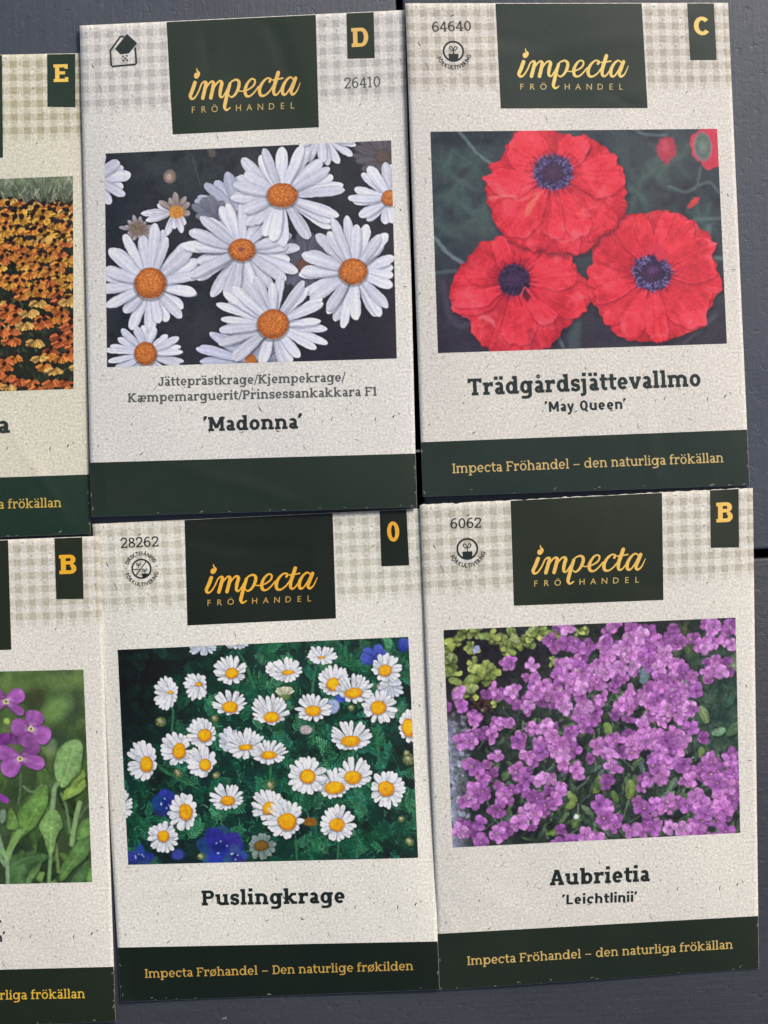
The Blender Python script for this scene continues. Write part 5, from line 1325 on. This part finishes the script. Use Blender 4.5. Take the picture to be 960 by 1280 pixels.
def make_packet(cfg):
    pk = Packet(cfg['quad'], cfg['z'], cfg['bulge'], cfg['seed'])
    root = bpy.data.objects.new("seed_packet", None); COL.objects.link(root)
    root.location = pk.base; root["base"] = list(pk.base)
    root["label"] = cfg['label']; root["category"] = "seed packet"; root["group"] = "seed packets laid out on the table"
    rnd = random.Random(cfg['seed'])
    gm_ = ink_material("dark_green_ink", ink(cfg['green']))
    # --- pouch: front, back, cut edges and the flecks in the paper
    nu, nv = 84, 124
    U, Vv = np.meshgrid(np.linspace(0, PW, nu), np.linspace(0, PH, nv))
    jit = np.zeros_like(Vv)
    if cfg.get('torn'):
        jit[0, :] = np.random.default_rng(3).normal(0, .4, nu)
    Vv = Vv + jit
    front = pk.P(U.ravel(), Vv.ravel()); n = nu * nv
    fz = pk.P(U.ravel(), Vv.ravel()); back = fz.copy()
    a = U.ravel() / PW; b = Vv.ravel() / PH
    zc = cfg['z']; bz = (zc[0] * (1 - a) + zc[1] * a) * (1 - b) + (zc[3] * (1 - a) + zc[2] * a) * b
    back[:, 2] = np.maximum(np.minimum(bz, front[:, 2]) - 0.00045, 0.00008)
    F = grid_faces(nu, nv); faces = [tuple(f) for f in F]; fm = [0] * len(faces)
    faces += [tuple(f[::-1] + n) for f in F]; fm += [0] * len(F)
    idx = np.arange(n).reshape(nv, nu)
    loop = list(idx[0, :]) + list(idx[1:, -1]) + list(idx[-1, -2::-1]) + list(idx[-2:0:-1, 0])
    for i in range(len(loop)):
        p, q = loop[i], loop[(i + 1) % len(loop)]
        faces.append((p, q, q + n, p + n)); fm.append(4 if (Vv.ravel()[p] > PH - 66 and Vv.ravel()[q] > PH - 66) else 3)
    verts = [front, back]; uvs = [np.stack([U.ravel(), Vv.ravel()], -1)] * 2
    k = 2 * n
    for (p0, p1, w, m) in FLECKS:
        w = w * 1.0
        d = np.array(p1) - np.array(p0); L = np.hypot(*d) + 1e-6; nn = np.array([-d[1], d[0]]) / L * w / 2; mid = (np.array(p0) + np.array(p1)) / 2 + nn * .9
        pts = np.array([p0, mid - nn, p1, mid + nn])
        if pts[:, 0].min() < 1 or pts[:, 0].max() > PW - 1 or pts[:, 1].min() < 1: continue
        verts.append(pk.P(pts[:, 0], pts[:, 1], 0.00002)); uvs.append(pts)
        faces.append((k, k + 3, k + 2, k + 1)); fm.append(1 + m); k += 4
    for _ in range(18):                                  # scuffs where the ink has worn off the folded edges
        side = rnd.random()
        if side < .6: u0, v0, t = rnd.uniform(2, PW - 2), PH - abs(rnd.gauss(0, 1.6)) - .6, rnd.gauss(0, .3)
        elif side < .85: u0, v0, t = PW - abs(rnd.gauss(0, 1.0)) - .5, rnd.uniform(PH - 64, PH - 2), 1.57 + rnd.gauss(0, .3)
        else: u0, v0, t = abs(rnd.gauss(0, 1.0)) + .5, rnd.uniform(PH - 64, PH - 2), 1.57 + rnd.gauss(0, .3)
        L, w = rnd.uniform(1, 7), rnd.uniform(.3, .8); c_, s_ = math.cos(t), math.sin(t)
        pts = np.array([(u0, v0), (u0 + c_ * L * .5 - s_ * w, v0 + s_ * L * .5 + c_ * w), (u0 + c_ * L, v0 + s_ * L), (u0 + c_ * L * .5 + s_ * w, v0 + s_ * L * .5 - c_ * w)])
        if pts[:, 0].min() < .1 or pts[:, 0].max() > PW - .1 or pts[:, 1].max() > PH - .1: continue
        verts.append(pk.P(pts[:, 0], pts[:, 1], 0.00005)); uvs.append(pts)
        faces.append((k, k + 1, k + 2, k + 3)[::-1]); fm.append(5); k += 4
    pouch = new_obj("pouch", np.concatenate(verts), faces, [paper_material("speckled_paper", cfg['paper'], cfg['cloth']), FLECK, FLECK2, RIM, gm_, SCUFF], root, True, fm, np.concatenate(uvs))
    gold = ink_material("gold_ink", ink(cfg['gold']), .10); gold2 = ink_material("gold_ink_fine", ink(cfg['gold2']), .10)
    dark = ink_material("dark_ink", ink(cfg['dark']), .12); dark2 = ink_material("grey_ink", ink(cfg.get('grey', cfg['dark'])), .12)
    LP, LT = 0.00003, 0.00006
    def panel(name, px_corners, mat, nu_, nv_, inset_top=True, lift=LP):
        c = [pk.local(*q) for q in px_corners]; c = [[float(x), float(y)] for x, y in c]
        if inset_top:
            c[0][1] = 0.7; c[1][1] = 0.7
        v, f, uv = quad_patch(pk, c, nu_, nv_, lift)
        return new_obj(name, v, f, mat, root, True, None, uv)
    # --- printed picture
    im = cfg['picture']()
    h, w = im.shape[:2]
    c = [pk.local(*q) for q in cfg['print']]
    v, f, uv = quad_patch(pk, c, w, h, LP)
    ph = new_obj("photo_print", v, f, PRINT, root, True)
    at = ph.data.attributes.new("col", 'FLOAT_COLOR', 'POINT')
    colr = np.ones((h * w, 4)); colr[:, :3] = ink(im.reshape(-1, 3))
    at.data.foreach_set("color", colr.astype(np.float32).ravel())
    # --- maker's panel with script lettering
    lg = panel("maker_panel", cfg['logo'], gm_, 46, 34)
    lc = [pk.local(*q) for q in cfg['logo']]
    SV = np.array(SCRIPT[0]); q = np.array([bil(lc, a_, b_) for a_, b_ in SV])
    new_obj("script_lettering", pk.P(q[:, 0], q[:, 1], LT), SCRIPT[1], gold, lg)
    V, Fa = [], []
    for ch, cx in zip("FRÖHANDEL", (72, 150, 231, 409, 491, 574, 658, 740, 815)):
        gv, gf, adv = SANS.glyph(ch); kk = len(V)
        for a_, b_ in gv:
            lx, ly = logo_pt(cx + (a_ - adv / 2) * 44, 372 - b_ * 44); V.append(bil(lc, lx, ly))
        Fa += [tuple(i + kk for i in g) for g in gf]
    V = np.array(V); new_obj("small_lettering", pk.P(V[:, 0], V[:, 1], LT), Fa, gold2, lg)
    # --- letter tab
    tb = panel("letter_tab", cfg['tab'], gm_, 10, 18)
    lt, font, p0, p1, cap = cfg['tab_letter']
    V, Fa, adv = layout(lt, font); new_obj("tab_letter", *put_text(pk, V, Fa, adv, p0, p1, cap, LT), gold, tb)
    # --- foot band
    (lx, ly), (rx, ry) = cfg['band']
    vl = float(pk.local(lx, ly)[1]); vr = float(pk.local(rx, ry)[1])
    v, f, uv = quad_patch(pk, [(0.1, vl), (PW - .15, vr), (PW - .15, PH - .15), (0.1, PH - .15)], 90, 18, LP)
    fb = new_obj("foot_band", v, f, gm_, root, True, None, uv)
    if cfg.get('slogan'):
        t, p0, p1, cap = cfg['slogan']
        V, Fa, adv = layout(t, REG); new_obj("slogan", *put_text(pk, V, Fa, adv, p0, p1, cap, LT), gold2, fb)
    # --- wording on the paper
    for nm, t, font, p0, p1, cap, m in cfg['words']:
        V, Fa, adv = layout(t, font)
        new_obj(nm, *put_text(pk, V, Fa, adv, p0, p1, cap, LP), dark if m == 0 else dark2, root)
    if cfg.get('symbol'):
        kind, (sx, sy) = cfg['symbol']
        V, Fa = symbol_parts(kind)
        V = list(V); Fa = list(Fa)
        if kind == 'pot': extra = [arc_words("FÖRKULTIVERING", 20.2, 160, 12, 4.9, True)]
        elif kind == 'both':
            extra = [arc_words("FÖRKULTIVERING", 19.4, 166, 14, 4.6, True), arc_words("DIREKTESÅNING", 19.2, 200, 336, 4.6, False)]
            p = Pen(); p.disc(-19.4, -1.2, .9); p.disc(19.4, -2.6, .9); extra.append(p.union())
        else: extra = []
        for ev, ef in extra:
            kk = len(V); V += list(ev); Fa += [tuple(i + kk for i in g) for g in ef]
        L0 = np.array(pk.local(sx, sy)); V = np.array(V) + L0
        new_obj("sowing_symbol", pk.P(V[:, 0], V[:, 1], LP), Fa, dark, root)
    return root

def tex(c): return lin(c) / LIGHT
mm = 0.001
GRN, GLD = (46, 56, 52), (226, 178, 92)
PACKETS = [
 dict(label="seed packet with a print of large white daisies on black, tab letter D", seed=1,
      quad=[(99.5, 32), (506, 12.5), (521, 634), (114, 646)], z=(1.6*mm, 1.0*mm, 2.4*mm, 2.6*mm), bulge=1.9*mm,
      paper=tex((214, 212, 204)), cloth=(.70, .70, .71), green=(41, 51, 43), gold=(212, 174, 98), gold2=(178, 152, 96), dark=(44, 50, 50), grey=(82, 86, 84),
      print=[(130.8, 192), (489, 175.4), (496, 448), (133.8, 459)], picture=picture_giant_daisies,
      logo=[(208, 25.5), (394.6, 15.7), (398.6, 159), (215.9, 168)], tab=[(433, 13.9), (467, 13), (468.5, 72.6), (434.4, 73.5)], tab_letter=("D", BOLD, (438.8, 59), (461.5, 57.8), 23.5),
      band=((113.7, 578.3), (518.4, 566.9)),
      words=[("species_names", "Jätteprästkrage/Kjempekrage/", SEMI, (197.5, 482.6), (432, 477.0), 11.2, 1), ("species_names", "Kæmpemarguerit/Prinsessankakkara F1", SEMI, (159.5, 503), (472, 494.6), 11.2, 1),
             ("variety_name", "’Madonna’", BOLD, (254.3, 539.3), (378.5, 535.6), 17.8, 0), ("article_number", "26410", REG, (430, 110.8), (476.3, 108.6), 13.4, 1)],
      symbol=('house', (154.2, 63.4))),
 dict(label="seed packet with a print of three big red poppies, tab letter C", seed=2,
      quad=[(506.5, 4), (910, 3.5), (937, 606.5), (528.5, 621)], z=(2.9*mm, 0.7*mm, 1.3*mm, 2.8*mm), bulge=1.7*mm,
      paper=tex((217, 213, 202)), cloth=(.70, .66, .60), green=(43, 53, 48), gold=(230, 192, 112), gold2=(194, 168, 110), dark=(46, 54, 54), grey=(60, 60, 58),
      print=[(538, 164.6), (896.4, 161), (908.6, 429.5), (547.5, 441.3)], picture=picture_poppies,
      logo=[(619.3, 4.1), (802, 2.4), (809.5, 135), (626, 135.6)], tab=[(859, 4.7), (892.3, 4.4), (895.9, 75), (862.8, 75.2)], tab_letter=("C", BOLD, (867.2, 44.2), (888.2, 43.6), 23.5),
      band=((527.8, 552.8), (935.7, 536.9)), slogan=("Impecta Fröhandel – den naturliga frökällan", (565.3, 591.6), (904.8, 577.8), 11.8),
      words=[("species_name", "Trädgårdsjättevallmo", BOLD, (584.6, 494.6), (877.2, 482.7), 20.8, 0), ("variety_name", "’May Queen’", SANS_HEAVY, (681.2, 515.0), (784.2, 510.9), 12.6, 0), ("article_number", "64640", REG, (539.8, 39.8), (589.8, 38.4), 12.6, 1)],
      symbol=('pot', (566.8, 64.1))),
 dict(label="seed packet with a print of a dense field of orange coneflowers, tab letter E", seed=3,
      quad=[(-306, 74), (101, 66.5), (113, 667), (-296, 683)], z=(1.6*mm, 0.7*mm, 1.5*mm, 1.5*mm), bulge=1.75*mm,
      paper=tex((208, 205, 185)), cloth=(.66, .64, .50), green=(38, 54, 44), gold=(222, 184, 88), gold2=(188, 160, 78), dark=(48, 56, 54),
      print=[(-268, 234), (91.3, 220), (92, 486), (-262, 498)], picture=picture_coneflowers,
      logo=[(-184, 72), (2.4, 67.5), (3.8, 197), (-178, 204)], tab=[(58.8, 66.5), (94, 66.5), (94.4, 134), (59.3, 133.5)], tab_letter=("E", BOLD, (66.4, 102.6), (86, 102.2), 22.6),
      band=((0, 596), (112.6, 593)), slogan=("Impecta Fröhandel – den naturliga frökällan", (-258, 643.2), (77, 633.8), 11.6),
      words=[("species_name", "a", BOLD, (-4, 541.6), (13, 541), 20.8, 0)]),
 dict(label="seed packet with a print of many small white daisies and blue flowers, tab figure 0", seed=4,
      quad=[(115.5, 655), (526, 635.5), (549.5, 1237), (151, 1252.5)], z=(0.8*mm, 0.7*mm, 0.8*mm, 0.7*mm), bulge=1.75*mm,
      paper=tex((218, 216, 204)), cloth=(.74, .74, .65), green=(24, 37, 31), gold=(216, 162, 56), gold2=(180, 146, 74), dark=(34, 42, 40), grey=(48, 50, 46),
      print=[(147, 812.3), (510.5, 796), (522.7, 1072.3), (160.3, 1081)], picture=picture_small_daisies,
      logo=[(230.6, 650), (415.8, 640.6), (420, 773), (234.3, 781.8)], tab=[(474.4, 638), (508, 636.5), (511.5, 706.6), (476.7, 708)], tab_letter=("O", BOLD, (483.6, 677), (500.6, 676), 24),
      band=((145, 1184.6), (547, 1176.8)), slogan=("Impecta Frøhandel – Den naturlige frøkilden", (181, 1222.4), (517, 1212.6), 11.4),
      words=[("species_name", "Puslingkrage", BOLD, (251.6, 1131.9), (432.2, 1128.7), 19.4, 0), ("article_number", "28262", REG, (150.5, 685.2), (199, 683), 12.6, 1)],
      symbol=('both', (176.8, 711))),
 dict(label="seed packet with a print of massed small mauve rock cress flowers, slightly torn top edge", seed=5, torn=True,
      quad=[(524.6, 631), (941, 609.5), (948.6, 1210.5), (549.8, 1238)], z=(2.1*mm, 1.2*mm, 0.7*mm, 0.8*mm), bulge=1.8*mm,
      paper=tex((217, 214, 202)), cloth=(.71, .69, .61), green=(40, 47, 38), gold=(220, 178, 92), gold2=(194, 166, 98), dark=(40, 46, 44), grey=(44, 48, 46),
      print=[(554.4, 787.6), (919.4, 772), (925.3, 1041), (565.8, 1059.5)], picture=picture_rock_cress,
      logo=[(638.2, 626.6), (827.5, 616.5), (829.3, 749.9), (642.4, 757.2)], tab=[(887.5, 612.8), (923.3, 611), (923.8, 684.3), (888.5, 684.8)], tab_letter=("B", BOLD, (894.6, 653.2), (916.8, 652.2), 24.2),
      band=((547, 1167.4), (947.5, 1145)), slogan=("Impecta Fröhandel – den naturliga frökällan", (583.8, 1206.6), (916.4, 1185.7), 11.5),
      words=[("species_name", "Aubrietia", BOLD, (686.6, 1107), (812.8, 1101.6), 20, 0), ("variety_name", "’Leichtlinii’", SANS_HEAVY, (702.8, 1130.8), (797.8, 1126.9), 12.5, 0), ("article_number", "6062", REG, (562.6, 660.9), (602.2, 659.6), 12.4, 1)],
      symbol=('pot', (584.1, 686.1))),
 dict(label="seed packet with a close-up print of purple flowers over broad green leaves", seed=6,
      quad=[(-285, 686), (124, 670), (144.5, 1277), (-262, 1292)], z=(1.4*mm, 1.7*mm, 0.9*mm, 1.0*mm), bulge=1.7*mm,
      paper=tex((213, 210, 199)), cloth=(.72, .70, .60), green=(38, 44, 34), gold=(216, 162, 46), gold2=(204, 168, 62), dark=(38, 44, 42),
      print=[(-255, 845), (104.3, 837), (115.2, 1102.6), (-245, 1111)], picture=picture_wallflower_close,
      logo=[(-177, 680), (10, 672.5), (14.2, 812), (-170, 820)], tab=[(68, 671), (102.6, 670.5), (104.5, 748.6), (70.3, 749)], tab_letter=("B", BOLD, (73.3, 717.8), (96.6, 717), 24),
      band=((0, 1209), (142, 1208.5)), slogan=("Impecta Fröhandel – den naturliga frökällan", (-229, 1254), (106.6, 1247.6), 11.5),
      words=[("species_name", "a", BOLD, (-15.5, 1154.2), (2, 1153.6), 20, 0), ("variety_name", "n’", SANS_HEAVY, (-5.4, 1177.8), (8, 1177.2), 12.5, 0)]),
]
for cfg in PACKETS:
    make_packet(cfg)
for o in scene.objects:
    if "base" in o: del o["base"]
